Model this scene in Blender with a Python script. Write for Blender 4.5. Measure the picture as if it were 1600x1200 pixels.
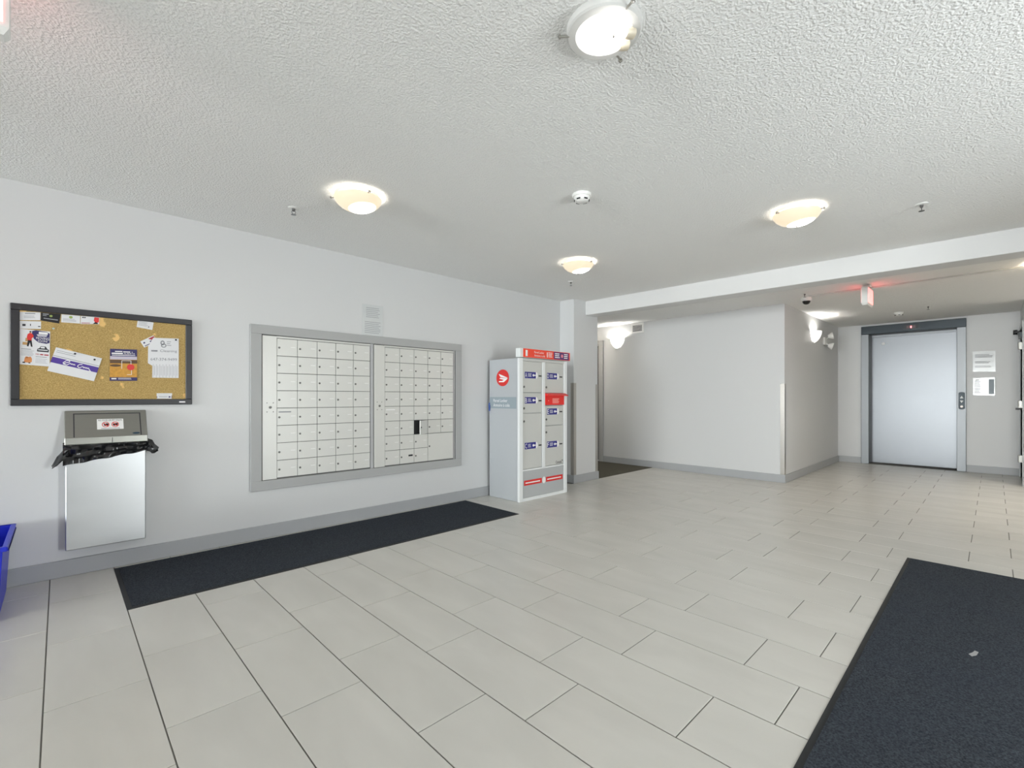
import bpy, bmesh, math, random
from mathutils import Vector
random.seed(7)
for o in list(bpy.data.objects): bpy.data.objects.remove(o)
scene = bpy.context.scene
C = scene.collection

# ------------------------------------------------------------------ camera
F_PX, YAW, HORIZON, CAM_H = 729.6, 0.7696, 621.3, 1.148      # 1600 x 1200 frame
cam_d = bpy.data.cameras.new('camera'); cam = bpy.data.objects.new('camera', cam_d); C.objects.link(cam)
cam.location = (0, 0, CAM_H); cam.rotation_euler = (math.pi/2, 0, -YAW)
cam_d.sensor_width = 36; cam_d.lens = F_PX/1600*36; cam_d.shift_y = (HORIZON-600)/1600
cam_d.clip_start = 0.02
scene.camera = cam
cy = scene.cycles; cy.max_bounces = 7; cy.diffuse_bounces = 6; cy.glossy_bounces = 3; cy.transmission_bounces = 2; cy.transparent_max_bounces = 4
cy.use_adaptive_sampling = True; cy.adaptive_threshold = .05; cy.sample_clamp_indirect = 6

# ------------------------------------------------------------------ sky, daylight portals, exposure
world = bpy.data.worlds.new('overcast_sky'); scene.world = world; world.use_nodes = True
bg = world.node_tree.nodes['Background']
bg.inputs[0].default_value = (0.965, 0.975, 1.0, 1); bg.inputs[1].default_value = 42.0
vs = scene.view_settings
vs.view_transform = 'Standard'; vs.look = 'None'; vs.exposure = -0.08; vs.gamma = 1; vs.use_curve_mapping = False
LAMP = 2.4                                                     # scale of all lamps
def portal(name, loc, rot, sx, sy):
    l = bpy.data.lights.new(name, 'AREA'); l.shape = 'RECTANGLE'; l.size = sx; l.size_y = sy
    l.cycles.is_portal = True
    o = bpy.data.objects.new(name, l); C.objects.link(o); o.location = loc; o.rotation_euler = rot
portal('portal_rear', (-13.15, 0.8, 1.24), (0, -math.pi/2, 0), 2.3, 6.2)
portal('portal_front', (2.2, -2.75, 1.08), (math.pi/2, 0, 0), .65, 2.2)

# ------------------------------------------------------------------ helpers
cy_, sy_ = math.cos(YAW), math.sin(YAW)
def ray(x, y):
    u = (x-800)/F_PX; v = (HORIZON-y)/F_PX
    return Vector((cy_*u+sy_, -sy_*u+cy_, v))
def wx(x, y, X): d = ray(x, y); t = X/d.x; return Vector((X, d.y*t, CAM_H+d.z*t))    # point on a plane X = const
def wy(x, y, Y): d = ray(x, y); t = Y/d.y; return Vector((d.x*t, Y, CAM_H+d.z*t))    # point on a plane Y = const
def project(X, Y, Z):
    xc = cy_*X-sy_*Y; zc = sy_*X+cy_*Y
    if zc < .05: return None
    return 800+F_PX*xc/zc, HORIZON-F_PX*(Z-CAM_H)/zc

OFF = {}
class MB:
    def __init__(s): s.v = []; s.f = []
    def poly(s, pts):
        n = len(s.v); s.v += [Vector(p) for p in pts]; s.f.append(list(range(n, n+len(pts)))); return s
    def box(s, x0, y0, z0, x1, y1, z1):
        n = len(s.v)
        s.v += [Vector(p) for p in ((x0,y0,z0),(x1,y0,z0),(x1,y1,z0),(x0,y1,z0),(x0,y0,z1),(x1,y0,z1),(x1,y1,z1),(x0,y1,z1))]
        s.f += [[n+i for i in q] for q in ((0,3,2,1),(4,5,6,7),(0,1,5,4),(1,2,6,5),(2,3,7,6),(3,0,4,7))]; return s
    def hull8(s, b, t):            # bottom and top loops of equal length
        n = len(s.v); k = len(b); s.v += [Vector(p) for p in list(b)+list(t)]
        s.f.append(list(range(n+k-1, n-1, -1))); s.f.append(list(range(n+k, n+2*k)))
        for i in range(k): j = (i+1) % k; s.f.append([n+i, n+j, n+k+j, n+k+i])
        return s
    def prism(s, pts, d):
        d = Vector(d); return s.hull8([Vector(p) for p in pts], [Vector(p)+d for p in pts])
    def lathe(s, prof, c, seg=24, axis=(0,0,1), a0=0, a1=2*math.pi, cap=True):
        ax = Vector(axis).normalized(); ref = Vector((0,0,1)) if abs(ax.z) < .9 else Vector((1,0,0))
        u = ax.cross(ref).normalized(); w = ax.cross(u); c = Vector(c); n = len(s.v)
        full = abs(a1-a0-2*math.pi) < 1e-6; k = seg if full else seg+1
        for r, h in prof:
            for i in range(k):
                a = a0+(a1-a0)*i/seg; s.v.append(c+ax*h+(u*math.cos(a)+w*math.sin(a))*r)
        for j in range(len(prof)-1):
            for i in range(seg):
                i2 = (i+1) % k if full else i+1
                s.f.append([n+j*k+i, n+j*k+i2, n+(j+1)*k+i2, n+(j+1)*k+i])
        if cap and full:
            if prof[0][0] > 1e-5: s.f.append([n+i for i in range(k)][::-1])
            if prof[-1][0] > 1e-5: s.f.append([n+(len(prof)-1)*k+i for i in range(k)])
        return s
    def cyl(s, a, b, r, seg=12, r2=None):
        a = Vector(a); b = Vector(b); d = b-a
        return s.lathe([(r, 0), (r if r2 is None else r2, d.length)], a, seg, d)
    def tube(s, pts, r, seg=6):
        pts = [Vector(p) for p in pts]
        for a, b in zip(pts, pts[1:]): s.cyl(a, b, r, seg)
        return s
    def build(s, name, m, parent=None, origin=None, smooth=False, bevel=0, seg=1):
        xs = [v.x for v in s.v]; ys = [v.y for v in s.v]; zs = [v.z for v in s.v]
        if origin is None:
            origin = Vector(((min(xs)+max(xs))/2, (min(ys)+max(ys))/2, min(zs) if parent is None else (min(zs)+max(zs))/2))
        origin = Vector(origin)
        bm = bmesh.new(); bv = [bm.verts.new(v-origin) for v in s.v]
        for f in s.f:
            try: bm.faces.new([bv[i] for i in f])
            except ValueError: pass
        bmesh.ops.remove_doubles(bm, verts=bm.verts, dist=1e-6)
        bmesh.ops.recalc_face_normals(bm, faces=bm.faces)
        if bevel:
            es = [e for e in bm.edges if len(e.link_faces) == 2 and e.calc_face_angle(0) > .5]
            bmesh.ops.bevel(bm, geom=es, offset=bevel, segments=seg, affect='EDGES', profile=.5, clamp_overlap=True)
        me = bpy.data.meshes.new(name); bm.to_mesh(me); bm.free()
        me.materials.append(m)
        if smooth: me.polygons.foreach_set('use_smooth', [True]*len(me.polygons)); me.set_sharp_from_angle(angle=math.radians(40))
        return link(name, me, parent, origin)
def link(name, me, parent, origin):
    o = bpy.data.objects.new(name, me); C.objects.link(o)
    origin = Vector(origin)
    if parent is not None: o.parent = parent; o.location = origin-OFF[parent]
    else: o.location = origin
    OFF[o] = origin
    return o
def thing(name, label, cat, loc, group=None):
    o = bpy.data.objects.new(name, None); C.objects.link(o); o.location = loc; OFF[o] = Vector(loc); o.empty_display_size = .1
    return tag(o, label, cat, group)
def tag(o, label, cat, group=None):
    o['label'] = label; o['category'] = cat
    if group: o['group'] = group
    return o
def struct(o, label=None):
    o['kind'] = 'structure'
    if label: o['label'] = label
    return o
def sroot(name, loc, label=None):
    o = bpy.data.objects.new(name, None); C.objects.link(o); o.location = loc; OFF[o] = Vector(loc)
    return struct(o, label)

class Quad:                        # a flat sheet TL, TR, BR, BL with u to the right and v downwards
    def __init__(s, tl, tr, br, bl):
        s.c = [Vector(p) for p in (tl, tr, br, bl)]
        s.n = (s.c[3]-s.c[0]).cross(s.c[1]-s.c[0]).normalized()
        mid = sum(s.c, Vector())/4
        if s.n.dot(Vector((0, 0, CAM_H))-mid) < 0: s.n = -s.n
    def pt(s, u, v, off=0.0):
        tl, tr, br, bl = s.c
        return (tl*(1-u)+tr*u)*(1-v)+(bl*(1-u)+br*u)*v+s.n*off
    def rect(s, mb, u0, v0, u1, v1, off=.0012):
        return mb.poly([s.pt(u0, v0, off), s.pt(u1, v0, off), s.pt(u1, v1, off), s.pt(u0, v1, off)])
    def blob(s, mb, uc, vc, ru, rv, off=.0012, seg=18, ring=0):
        P = [(math.cos(2*math.pi*i/seg), math.sin(2*math.pi*i/seg)) for i in range(seg)]
        if not ring: return mb.poly([s.pt(uc+ru*a, vc+rv*b, off) for a, b in P])
        for i in range(seg):
            a, b = P[i], P[(i+1) % seg]
            mb.poly([s.pt(uc+ru*a[0], vc+rv*a[1], off), s.pt(uc+ru*b[0], vc+rv*b[1], off), s.pt(uc+ru*ring*b[0], vc+rv*ring*b[1], off), s.pt(uc+ru*ring*a[0], vc+rv*ring*a[1], off)])
        return mb
    def path(s, mb, pts, off=.0012): return mb.poly([s.pt(u, v, off) for u, v in pts])
    def lines(s, mb, u0, v0, u1, v1, n, fill=.45, off=.0012, ragged=.25):
        for i in range(n):
            y0 = v0+(v1-v0)*i/n; s.rect(mb, u0, y0, u1-(u1-u0)*ragged*random.random(), y0+(v1-v0)/n*fill, off)
        return mb
_tc = {}
def text_geo(body):
    if body in _tc: return _tc[body]
    cu = bpy.data.curves.new('t', 'FONT'); cu.body = body; cu.resolution_u = 2
    o = bpy.data.objects.new('t', cu); C.objects.link(o); dg = bpy.context.evaluated_depsgraph_get()
    me = bpy.data.meshes.new_from_object(o.evaluated_get(dg))
    V = [tuple(v.co) for v in me.vertices]; Fc = [list(p.vertices) for p in me.polygons]
    bpy.data.objects.remove(o); bpy.data.curves.remove(cu); bpy.data.meshes.remove(me)
    xs = [v[0] for v in V]; ys = [v[1] for v in V]
    x0, x1, y0, y1 = min(xs), max(xs), min(ys), max(ys)
    _tc[body] = ([((v[0]-x0)/(x1-x0), 1-(v[1]-y0)/(y1-y0)) for v in V], Fc); return _tc[body]
def text(mb, q, body, u0, v0, u1, v1, off=.0016, slant=0):
    V, Fc = text_geo(body); n = len(mb.v)
    mb.v += [q.pt(u0+(u1-u0)*u+slant*(1-v), v0+(v1-v0)*v, off) for u, v in V]
    mb.f += [[n+i for i in f] for f in Fc]; return mb

# ------------------------------------------------------------------ materials
def srgb(r, g, b):
    f = lambda c: (c/255/12.92) if c/255 <= .04045 else ((c/255+.055)/1.055)**2.4
    return (f(r), f(g), f(b), 1)
def mat(name, col, rough=.5, metal=0, spec=.5, var=0, vscale=4, stretch=(1,1,1), bump=0, bscale=80, emit=0, ecol=None, rvar=0, coat=0, objvar=0, detail=3):
    m = bpy.data.materials.new(name); m.use_nodes = True; nt = m.node_tree; b = nt.nodes['Principled BSDF']
    if max(col[:3]) > 1 and len(col) == 3: col = srgb(*col)
    b.inputs['Base Color'].default_value = col; b.inputs['Roughness'].default_value = rough
    b.inputs['Metallic'].default_value = metal; b.inputs['Specular IOR Level'].default_value = spec
    if coat: b.inputs['Coat Weight'].default_value = coat; b.inputs['Coat Roughness'].default_value = .08
    L = nt.links.new
    tc = nt.nodes.new('ShaderNodeTexCoord'); mp = nt.nodes.new('ShaderNodeMapping'); mp.inputs['Scale'].default_value = stretch
    geo = nt.nodes.new('ShaderNodeNewGeometry'); L(geo.outputs['Position'], mp.inputs['Vector'])
    if var or rvar:
        nz = nt.nodes.new('ShaderNodeTexNoise'); nz.inputs['Scale'].default_value = vscale; nz.inputs['Detail'].default_value = detail
        L(mp.outputs[0], nz.inputs['Vector'])
        if var:
            mx = nt.nodes.new('ShaderNodeMix'); mx.data_type = 'RGBA'
            mx.inputs[6].default_value = tuple(c*(1-var) for c in col[:3])+(1,); mx.inputs[7].default_value = tuple(min(1, c*(1+var)) for c in col[:3])+(1,)
            L(nz.outputs['Fac'], mx.inputs[0]); out = mx.outputs[2]
            if objvar:
                oi = nt.nodes.new('ShaderNodeObjectInfo'); mr = nt.nodes.new('ShaderNodeMapRange')
                mr.inputs[3].default_value = 1-objvar; mr.inputs[4].default_value = 1+objvar; L(oi.outputs['Random'], mr.inputs[0])
                mu = nt.nodes.new('ShaderNodeMix'); mu.data_type = 'RGBA'; mu.blend_type = 'MULTIPLY'; mu.inputs[0].default_value = 1
                L(out, mu.inputs[6]); L(mr.outputs[0], mu.inputs[7]); out = mu.outputs[2]
            L(out, b.inputs['Base Color'])
        if rvar:
            mr2 = nt.nodes.new('ShaderNodeMapRange'); mr2.inputs[3].default_value = rough-rvar; mr2.inputs[4].default_value = rough+rvar
            L(nz.outputs['Fac'], mr2.inputs[0]); L(mr2.outputs[0], b.inputs['Roughness'])
    if bump:
        n2 = nt.nodes.new('ShaderNodeTexNoise'); n2.inputs['Scale'].default_value = bscale; n2.inputs['Detail'].default_value = 2
        L(mp.outputs[0], n2.inputs['Vector']); bp = nt.nodes.new('ShaderNodeBump'); bp.inputs['Strength'].default_value = bump; bp.inputs['Distance'].default_value = .01
        L(n2.outputs['Fac'], bp.inputs['Height']); L(bp.outputs[0], b.inputs['Normal'])
    if emit:
        b.inputs['Emission Color'].default_value = ecol or col; b.inputs['Emission Strength'].default_value = emit
    return m
WALL = (208, 209, 210)
M = {}
M['wall'] = mat('wall_paint', WALL, .42, var=.012, vscale=1.5, detail=0)
M['beam'] = mat('beam_paint', (216, 216, 216), .5, var=.01, detail=0)
M['base'] = mat('baseboard_paint', (165, 167, 170), .42, var=.02)
M['trim'] = mat('grey_trim_paint', (168, 169, 169), .45, var=.02, vscale=6)
M['grout'] = mat('grout', (112, 111, 106), .9, var=.1, vscale=30)
M['carpet'] = mat('hall_carpet', (88, 86, 78), 1, spec=.1, var=.25, vscale=90, bump=.5, bscale=300)
M['mailwhite'] = mat('mailbox_aluminium', (214, 214, 210), .38, metal=.15, var=.015, vscale=8)
M['mailgap'] = mat('mailbox_gap', (96, 96, 95), .6)
M['alum'] = mat('aluminium', (205, 206, 208), .32, metal=.7)
M['lock'] = mat('lock_metal', (120, 120, 118), .35, metal=.8)
M['dark'] = mat('cavity_shade_dark', (30, 31, 34), .8)
M['white'] = mat('white_plastic', (232, 232, 230), .4)
M['whiteflat'] = mat('white_print', (240, 240, 240), .5)
M['paper'] = mat('paper', (226, 227, 230), .55, var=.015, vscale=20)
M['gloss'] = mat('glossy_sleeve', (206, 209, 210), .18, coat=.3, var=.03, vscale=12)
M['inkgrey'] = mat('grey_ink', (150, 152, 158), .7)
M['inkdark'] = mat('dark_ink', (52, 52, 58), .7)
M['ink'] = mat('black_ink', (24, 24, 28), .6)
M['purple'] = mat('purple_print', (78, 52, 150), .5)
M['navy'] = mat('navy_print', (44, 38, 98), .5)
M['red'] = mat('red_print', (214, 44, 40), .45)
M['redink'] = mat('dark_red_ink', (176, 62, 72), .6)
M['orange'] = mat('orange_print', (214, 140, 84), .6)
M['yellow'] = mat('ochre_print', (204, 150, 60), .6, var=.35, vscale=60)
M['green'] = mat('green_print', (150, 170, 90), .6)
M['black'] = mat('black_plastic', (34, 35, 38), .45)
M['frame'] = mat('charcoal_frame', (42, 42, 46), .45, var=.05)
M['carton'] = mat('brown_print', (190, 150, 96), .6)
M['bag'] = mat('black_bag', (22, 23, 26), .22, spec=.7)
M['blue'] = mat('blue_plastic', (26, 44, 196), .38, var=.03)
M['bluetag'] = mat('blue_tag', (40, 84, 170), .5)
M['rubber'] = mat('black_rubber', (36, 38, 40), .75)
M['steel'] = mat('brushed_steel', (112, 114, 117), .35, metal=1, var=.03, vscale=3, stretch=(1,1,60), rvar=.05)
M['steel_v'] = mat('brushed_steel_upright', (118, 120, 122), .42, metal=1, var=.05, vscale=2.5, stretch=(30,30,.6), rvar=.05)
M['binsteel'] = mat('bin_steel', (196, 198, 200), .36, metal=1, var=.04, vscale=2, stretch=(1, 1, 5), rvar=.04)
M['hood'] = mat('hood_steel', (160, 160, 154), .36, metal=1, var=.03, vscale=4, stretch=(1,1,40))
M['steel_dark'] = mat('dark_steel', (58, 62, 65), .42, metal=1, var=.03, vscale=3)
M['guard'] = mat('corner_guard_steel', (178, 174, 168), .28, metal=1)
M['lockerbody'] = mat('locker_grey', (178, 182, 186), .42, var=.02, vscale=3)
M['lockerframe'] = mat('locker_white_frame', (226, 229, 230), .4)
M['lockerdoor'] = mat('locker_door', (196, 197, 194), .45)
M['lockerlow'] = mat('locker_low_panel', (176, 179, 181), .45, var=.03)
M['band'] = mat('grey_blue_band', (146, 158, 166), .5)
M['headred'] = mat('orange_red_panel', (232, 66, 40), .4)
M['slotred'] = mat('red_slot', (226, 38, 34), .38)
M['headpurple'] = mat('violet_panel', (84, 44, 108), .45)
M['labelblue'] = mat('indigo_label', (40, 40, 128), .45)
M['doorgrey'] = mat('grey_door', (104, 105, 106), .45)
M['doorpaint'] = mat('door_paint', (190, 194, 196), .42)
M['ground'] = mat('pavement', (150, 150, 148), .9, var=.1)
M['clip'] = mat('nickel_clip', (170, 168, 162), .3, metal=.9)
M['conduit'] = mat('raceway_white', (212, 212, 210), .5)
M['socket'] = mat('porcelain_socket', (206, 196, 176), .4)
M['chrome'] = mat('chrome', (150, 150, 150), .2, metal=1)

def cork():
    m = mat('cork', (184, 150, 84), .9, spec=.1, bump=.25, bscale=350); nt = m.node_tree; b = nt.nodes['Principled BSDF']; L = nt.links.new
    geo = nt.nodes.new('ShaderNodeNewGeometry')
    n1 = nt.nodes.new('ShaderNodeTexNoise'); n1.inputs['Scale'].default_value = 180; n1.inputs['Detail'].default_value = 4
    n2 = nt.nodes.new('ShaderNodeTexNoise'); n2.inputs['Scale'].default_value = 9; n2.inputs['Detail'].default_value = 3; n2.inputs['Roughness'].default_value = .45
    L(geo.outputs['Position'], n1.inputs['Vector']); L(geo.outputs['Position'], n2.inputs['Vector'])
    r1 = nt.nodes.new('ShaderNodeValToRGB'); r1.color_ramp.elements[0].position = .3; r1.color_ramp.elements[1].position = .7
    r1.color_ramp.elements[0].color = srgb(156, 129, 76); r1.color_ramp.elements[1].color = srgb(205, 177, 120)
    r2 = nt.nodes.new('ShaderNodeValToRGB'); r2.color_ramp.elements[0].position = .66; r2.color_ramp.elements[1].position = .69
    mx = nt.nodes.new('ShaderNodeMix'); mx.data_type = 'RGBA'; mx.inputs[7].default_value = srgb(232, 194, 128)
    L(n1.outputs['Fac'], r1.inputs[0]); L(n2.outputs['Fac'], r2.inputs[0]); L(r2.outputs[0], mx.inputs[0]); L(r1.outputs[0], mx.inputs[6]); L(mx.outputs[2], b.inputs['Base Color'])
    return m
M['cork'] = cork()
def popcorn():
    m = mat('stippled_ceiling', (240, 240, 239), .85, spec=.2); nt = m.node_tree; b = nt.nodes['Principled BSDF']; L = nt.links.new
    geo = nt.nodes.new('ShaderNodeNewGeometry')
    n = nt.nodes.new('ShaderNodeTexNoise'); n.inputs['Scale'].default_value = 92; n.inputs['Detail'].default_value = 1.5; n.inputs['Roughness'].default_value = .6
    L(geo.outputs['Position'], n.inputs['Vector'])
    sb = nt.nodes.new('ShaderNodeMapRange'); sb.inputs[1].default_value = .38; sb.inputs[2].default_value = .72; L(n.outputs['Fac'], sb.inputs[0])
    bp = nt.nodes.new('ShaderNodeBump'); bp.inputs['Strength'].default_value = .4; bp.inputs['Distance'].default_value = .008
    L(sb.outputs[0], bp.inputs['Height']); L(bp.outputs[0], b.inputs['Normal']); return m
M['ceiling'] = popcorn()
def tile_mat():
    m = mat('porcelain_tile', (205, 203, 197), .27); nt = m.node_tree; b = nt.nodes['Principled BSDF']; L = nt.links.new
    geo = nt.nodes.new('ShaderNodeNewGeometry'); oi = nt.nodes.new('ShaderNodeObjectInfo')
    sc = nt.nodes.new('ShaderNodeVectorMath'); sc.operation = 'MULTIPLY'; sc.inputs[1].default_value = (5.0, 1.6, 1)
    of = nt.nodes.new('ShaderNodeVectorMath'); of.operation = 'ADD'; ml = nt.nodes.new('ShaderNodeMath'); ml.operation = 'MULTIPLY'; ml.inputs[1].default_value = 37
    L(oi.outputs['Random'], ml.inputs[0]); L(geo.outputs['Position'], sc.inputs[0]); L(sc.outputs[0], of.inputs[0]); L(ml.outputs[0], of.inputs[1])
    n = nt.nodes.new('ShaderNodeTexNoise'); n.inputs['Scale'].default_value = 1.0; n.inputs['Detail'].default_value = 4; n.inputs['Distortion'].default_value = .4
    L(of.outputs[0], n.inputs['Vector'])
    r = nt.nodes.new('ShaderNodeValToRGB'); e = r.color_ramp.elements; e[0].position = .3; e[0].color = srgb(198, 196, 190); e[1].position = .7; e[1].color = srgb(207, 205, 199)
    L(n.outputs['Fac'], r.inputs[0]); L(r.outputs[0], b.inputs['Base Color']); return m
M['tile'] = tile_mat()
def mat_pile(name, a, b_, bl):
    m = mat(name, a, 1, spec=.08, bump=.7, bscale=260); nt = m.node_tree; b = nt.nodes['Principled BSDF']; L = nt.links.new
    geo = nt.nodes.new('ShaderNodeNewGeometry')
    n1 = nt.nodes.new('ShaderNodeTexNoise'); n1.inputs['Scale'].default_value = 170; n1.inputs['Detail'].default_value = 3
    n2 = nt.nodes.new('ShaderNodeTexNoise'); n2.inputs['Scale'].default_value = 3.2
    L(geo.outputs['Position'], n1.inputs['Vector']); L(geo.outputs['Position'], n2.inputs['Vector'])
    r1 = nt.nodes.new('ShaderNodeValToRGB'); r1.color_ramp.elements[0].position = .3; r1.color_ramp.elements[1].position = .72
    r1.color_ramp.elements[0].color = srgb(*a); r1.color_ramp.elements[1].color = srgb(*b_)
    mx = nt.nodes.new('ShaderNodeMix'); mx.data_type = 'RGBA'; mx.blend_type = 'MIX'; mx.inputs[7].default_value = srgb(*bl)
    mr = nt.nodes.new('ShaderNodeMapRange'); mr.inputs[4].default_value = .55; L(n2.outputs['Fac'], mr.inputs[0]); L(mr.outputs[0], mx.inputs[0])
    L(n1.outputs['Fac'], r1.inputs[0]); L(r1.outputs[0], mx.inputs[6]); L(mx.outputs[2], b.inputs['Base Color']); return m
M['pile'] = mat_pile('mat_pile', (33, 36, 40), (80, 85, 91), (54, 60, 71))
def glass():
    m = bpy.data.materials.new('window_glass'); m.use_nodes = True; nt = m.node_tree; nt.nodes.clear(); L = nt.links.new
    o = nt.nodes.new('ShaderNodeOutputMaterial'); mx = nt.nodes.new('ShaderNodeMixShader'); t = nt.nodes.new('ShaderNodeBsdfTransparent'); g = nt.nodes.new('ShaderNodeBsdfGlossy')
    fr = nt.nodes.new('ShaderNodeFresnel'); fr.inputs[0].default_value = 1.3; g.inputs['Roughness'].default_value = .02; t.inputs[0].default_value = (.96, .98, .97, 1)
    L(fr.outputs[0], mx.inputs[0]); L(t.outputs[0], mx.inputs[1]); L(g.outputs[0], mx.inputs[2]); L(mx.outputs[0], o.inputs[0]); return m
M['glass'] = glass()
def emissive(name, col, strength, warm=None):
    m = bpy.data.materials.new(name); m.use_nodes = True; b = m.node_tree.nodes['Principled BSDF']
    b.inputs['Base Color'].default_value = (.85, .84, .8, 1); b.inputs['Roughness'].default_value = .3
    b.inputs['Emission Color'].default_value = col+(1,); b.inputs['Emission Strength'].default_value = strength; return m
def bowl_glass(k=15.0):                # frosted glass, bulb glow painted into the emission: bright spot low, warmer rim
    m = bpy.data.materials.new('lit_frosted_bowl'); m.use_nodes = True; nt = m.node_tree; b = nt.nodes['Principled BSDF']; L = nt.links.new
    b.inputs['Base Color'].default_value = (.30, .27, .22, 1); b.inputs['Roughness'].default_value = .35
    tc = nt.nodes.new('ShaderNodeTexCoord'); s1 = nt.nodes.new('ShaderNodeVectorMath'); s1.operation = 'DISTANCE'; s1.inputs[1].default_value = (.018, -.022, -.082)
    L(tc.outputs['Object'], s1.inputs[0])
    r = nt.nodes.new('ShaderNodeValToRGB'); e = r.color_ramp.elements; e[0].position = .03; e[0].color = (1, .94, .83, 1); e[1].position = .088; e[1].color = (.0235, .0195, .0138, 1)
    L(s1.outputs['Value'], r.inputs[0]); L(r.outputs[0], b.inputs['Emission Color']); b.inputs['Emission Strength'].default_value = k*LAMP; return m
M['bowl'] = bowl_glass()
M['bulb'] = emissive('lit_bulb', (1, .97, .93), 6*LAMP)
M['sconcebulb'] = emissive('lit_sconce_bulb', (1, .96, .90), 230*LAMP)
M['sconceglass'] = emissive('lit_sconce_glass', (1, .97, .92), .75*LAMP)
M['exitred'] = emissive('exit_sign_red_face', (1, .10, .10), 3.2)
M['digit'] = emissive('red_digit', (1, .12, .14), 3.0)
M['buttonlit'] = emissive('lit_button', (1, .72, .66), .35)

# ------------------------------------------------------------------ the shell
YA, XB, YC, XE, YD = 4.15, 7.0, 1.96, 10.1, -0.27
HL, HH = 2.47, 2.415             # lobby and hall ceiling heights
X0, Y0 = -13.0, -2.6
# floor: grout bed with separate tiles
floor = struct(MB().box(X0-.1, Y0-.1, -.12, XE+.5, 7.3, -.0035).build('floor', M['grout']), 'light grey porcelain tile floor laid in a staggered bond')
SX, SY, TX0, TY0, TB = .308, .6237, -.0439, 3.6557, .66
GAP = .0045
def in_view(x0, x1, y0, y1):
    for a in (x0, (x0+x1)/2, x1):
        for b in (y0, (y0+y1)/2, y1):
            p = project(a, b, 0)
            if p and -15 < p[0] < 1615 and 600 < p[1] < 1215: return True
    return False
proto = None; rest = MB(); tiles = []
for i in range(-43, 34):
    xa = TX0+i*SX; xb = xa+SX
    for n in range(-11, 3):
        yb = TY0+(n-(TB if i % 2 else 0))*SY; ya = yb-SY
        x0, x1, y0, y1 = max(xa, X0), min(xb, XE), max(ya, Y0), min(yb, YA)
        if (x0+x1)/2 > 5.65: y0 = max(y0, -1.78)
        if (x0+x1)/2 > 8.94: y0 = max(y0, YD)
        if (x0+x1)/2 > 4.9: y1 = min(y1, 3.905)
        if x0 > XB-.02: y1 = min(y1, YC)
        if x1-x0 < .03 or y1-y0 < .03: continue
        tiles.append((x0, x1, y0, y1, abs(x1-x0-SX) < 1e-4 and abs(y1-y0-SY) < 1e-4))
nt_ = 0
for x0, x1, y0, y1, full in tiles:
    vis = in_view(x0, x1, y0, y1)
    g = GAP/2
    if not vis or nt_ >= 300:
        rest.box(x0+g, y0+g, -.01, x1-g, y1-g, 0); continue
    nt_ += 1
    if full:
        if proto is None:
            proto = MB().box(x0+g, y0+g, -.01, x1-g, y1-g, 0).build('floor_tile', M['tile'], floor, bevel=.0012)
            pd = proto.data
        else:
            link('floor_tile', pd, floor, ((x0+x1)/2, (y0+y1)/2, -.005))
    else:
        MB().box(x0+g, y0+g, -.01, x1-g, y1-g, 0).build('floor_tile', M['tile'], floor, bevel=.0012)
if rest.v: r_ = rest.build('floor_tiles_out_of_view', M['tile'], floor); r_['kind'] = 'stuff'
struct(MB().box(5.40, 3.905, -.003, XB+.02, 7.2, .004).build('floor_carpet', M['carpet']), 'dark grey-brown carpet of the corridor behind the column')

# ceilings and beam
struct(MB().box(X0, Y0, HL, 5.5, YA+.1, HL+.1).build('ceiling', M['ceiling']), 'white stippled ceiling of the lobby')
struct(MB().hull8([(5.33, 7.3, HH), (5.30, 3.915, HH), (5.56, Y0, HH), (XE+.5, Y0, HH), (XE+.5, 7.3, HH)], [(5.33, 7.3, HH+.1), (5.30, 3.915, HH+.1), (5.56, Y0, HH+.1), (XE+.5, Y0, HH+.1), (XE+.5, 7.3, HH+.1)]).build('ceiling_hall', M['ceiling']), 'white stippled ceiling of the elevator hall')
k = .0405
bn = lambda y: 5.20+(3.915-y)*k
bf = lambda y: 5.44+(3.915-y)*k
zb = 2.282
ya, yb = 3.915, Y0
struct(MB().hull8([(bn(ya), ya, zb), (bf(ya), ya, zb), (bf(yb), yb, zb), (bn(yb), yb, zb)], [(bn(ya), ya, HL+.08), (bf(ya), ya, HL+.08), (bf(yb), yb, HL+.08), (bn(yb), yb, HL+.08)]).build('beam', M['beam'], bevel=.004), 'white drywall beam spanning from the column towards the right')
# walls
struct(MB().box(X0, YA, 0, 5.0, YA+.12, HL+.05).build('wall_left', M['wall']), 'long pale grey wall with the mailboxes and the notice board')
struct(MB().box(4.94, 3.912, 0, 5.48, YA+.12, HL+.05).build('column', M['wall'], bevel=.003), 'pale grey square column beside the parcel locker')
struct(MB().box(5.36, YA+.12, 0, 5.48, 7.2, HH+.05).build('wall_corridor', M['wall']))
struct(MB().box(5.36, 7.2, 0, 7.3, 7.32, HH+.05).build('wall_corridor_end', M['wall']))
DW0, DW1, DZ = 4.95, 5.86, 2.09          # doorway in the middle wall
w = MB().box(XB, YC, 0, XB+.12, DW0, HH+.05); w.box(XB, DW1, 0, XB+.12, 7.2, HH+.05); w.box(XB, DW0, DZ, XB+.12, DW1, HH+.05)
struct(w.build('wall_middle', M['wall']), 'pale wall facing the lobby with the sconce and the air vent')
struct(MB().box(XB+.12, YC, 0, XE, YC+.12, HH+.05).build('wall_alcove', M['wall']), 'side wall of the elevator alcove with sconce and emergency light')
EY0, EY1, EZ = .405, 1.509, 2.245       # elevator opening
w = MB().box(XE, YD-.12, 0, XE+.12, EY0-.02, HH+.05); w.box(XE, EY1+.02, 0, XE+.12, YC+.12, HH+.05); w.box(XE, EY0-.02, EZ+.02, XE+.12, EY1+.02, HH+.05)
struct(w.build('wall_far', M['wall']), 'far wall around the elevator')
D2A, D2B, D2Z = 9.08, 10.02, 2.10
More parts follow.
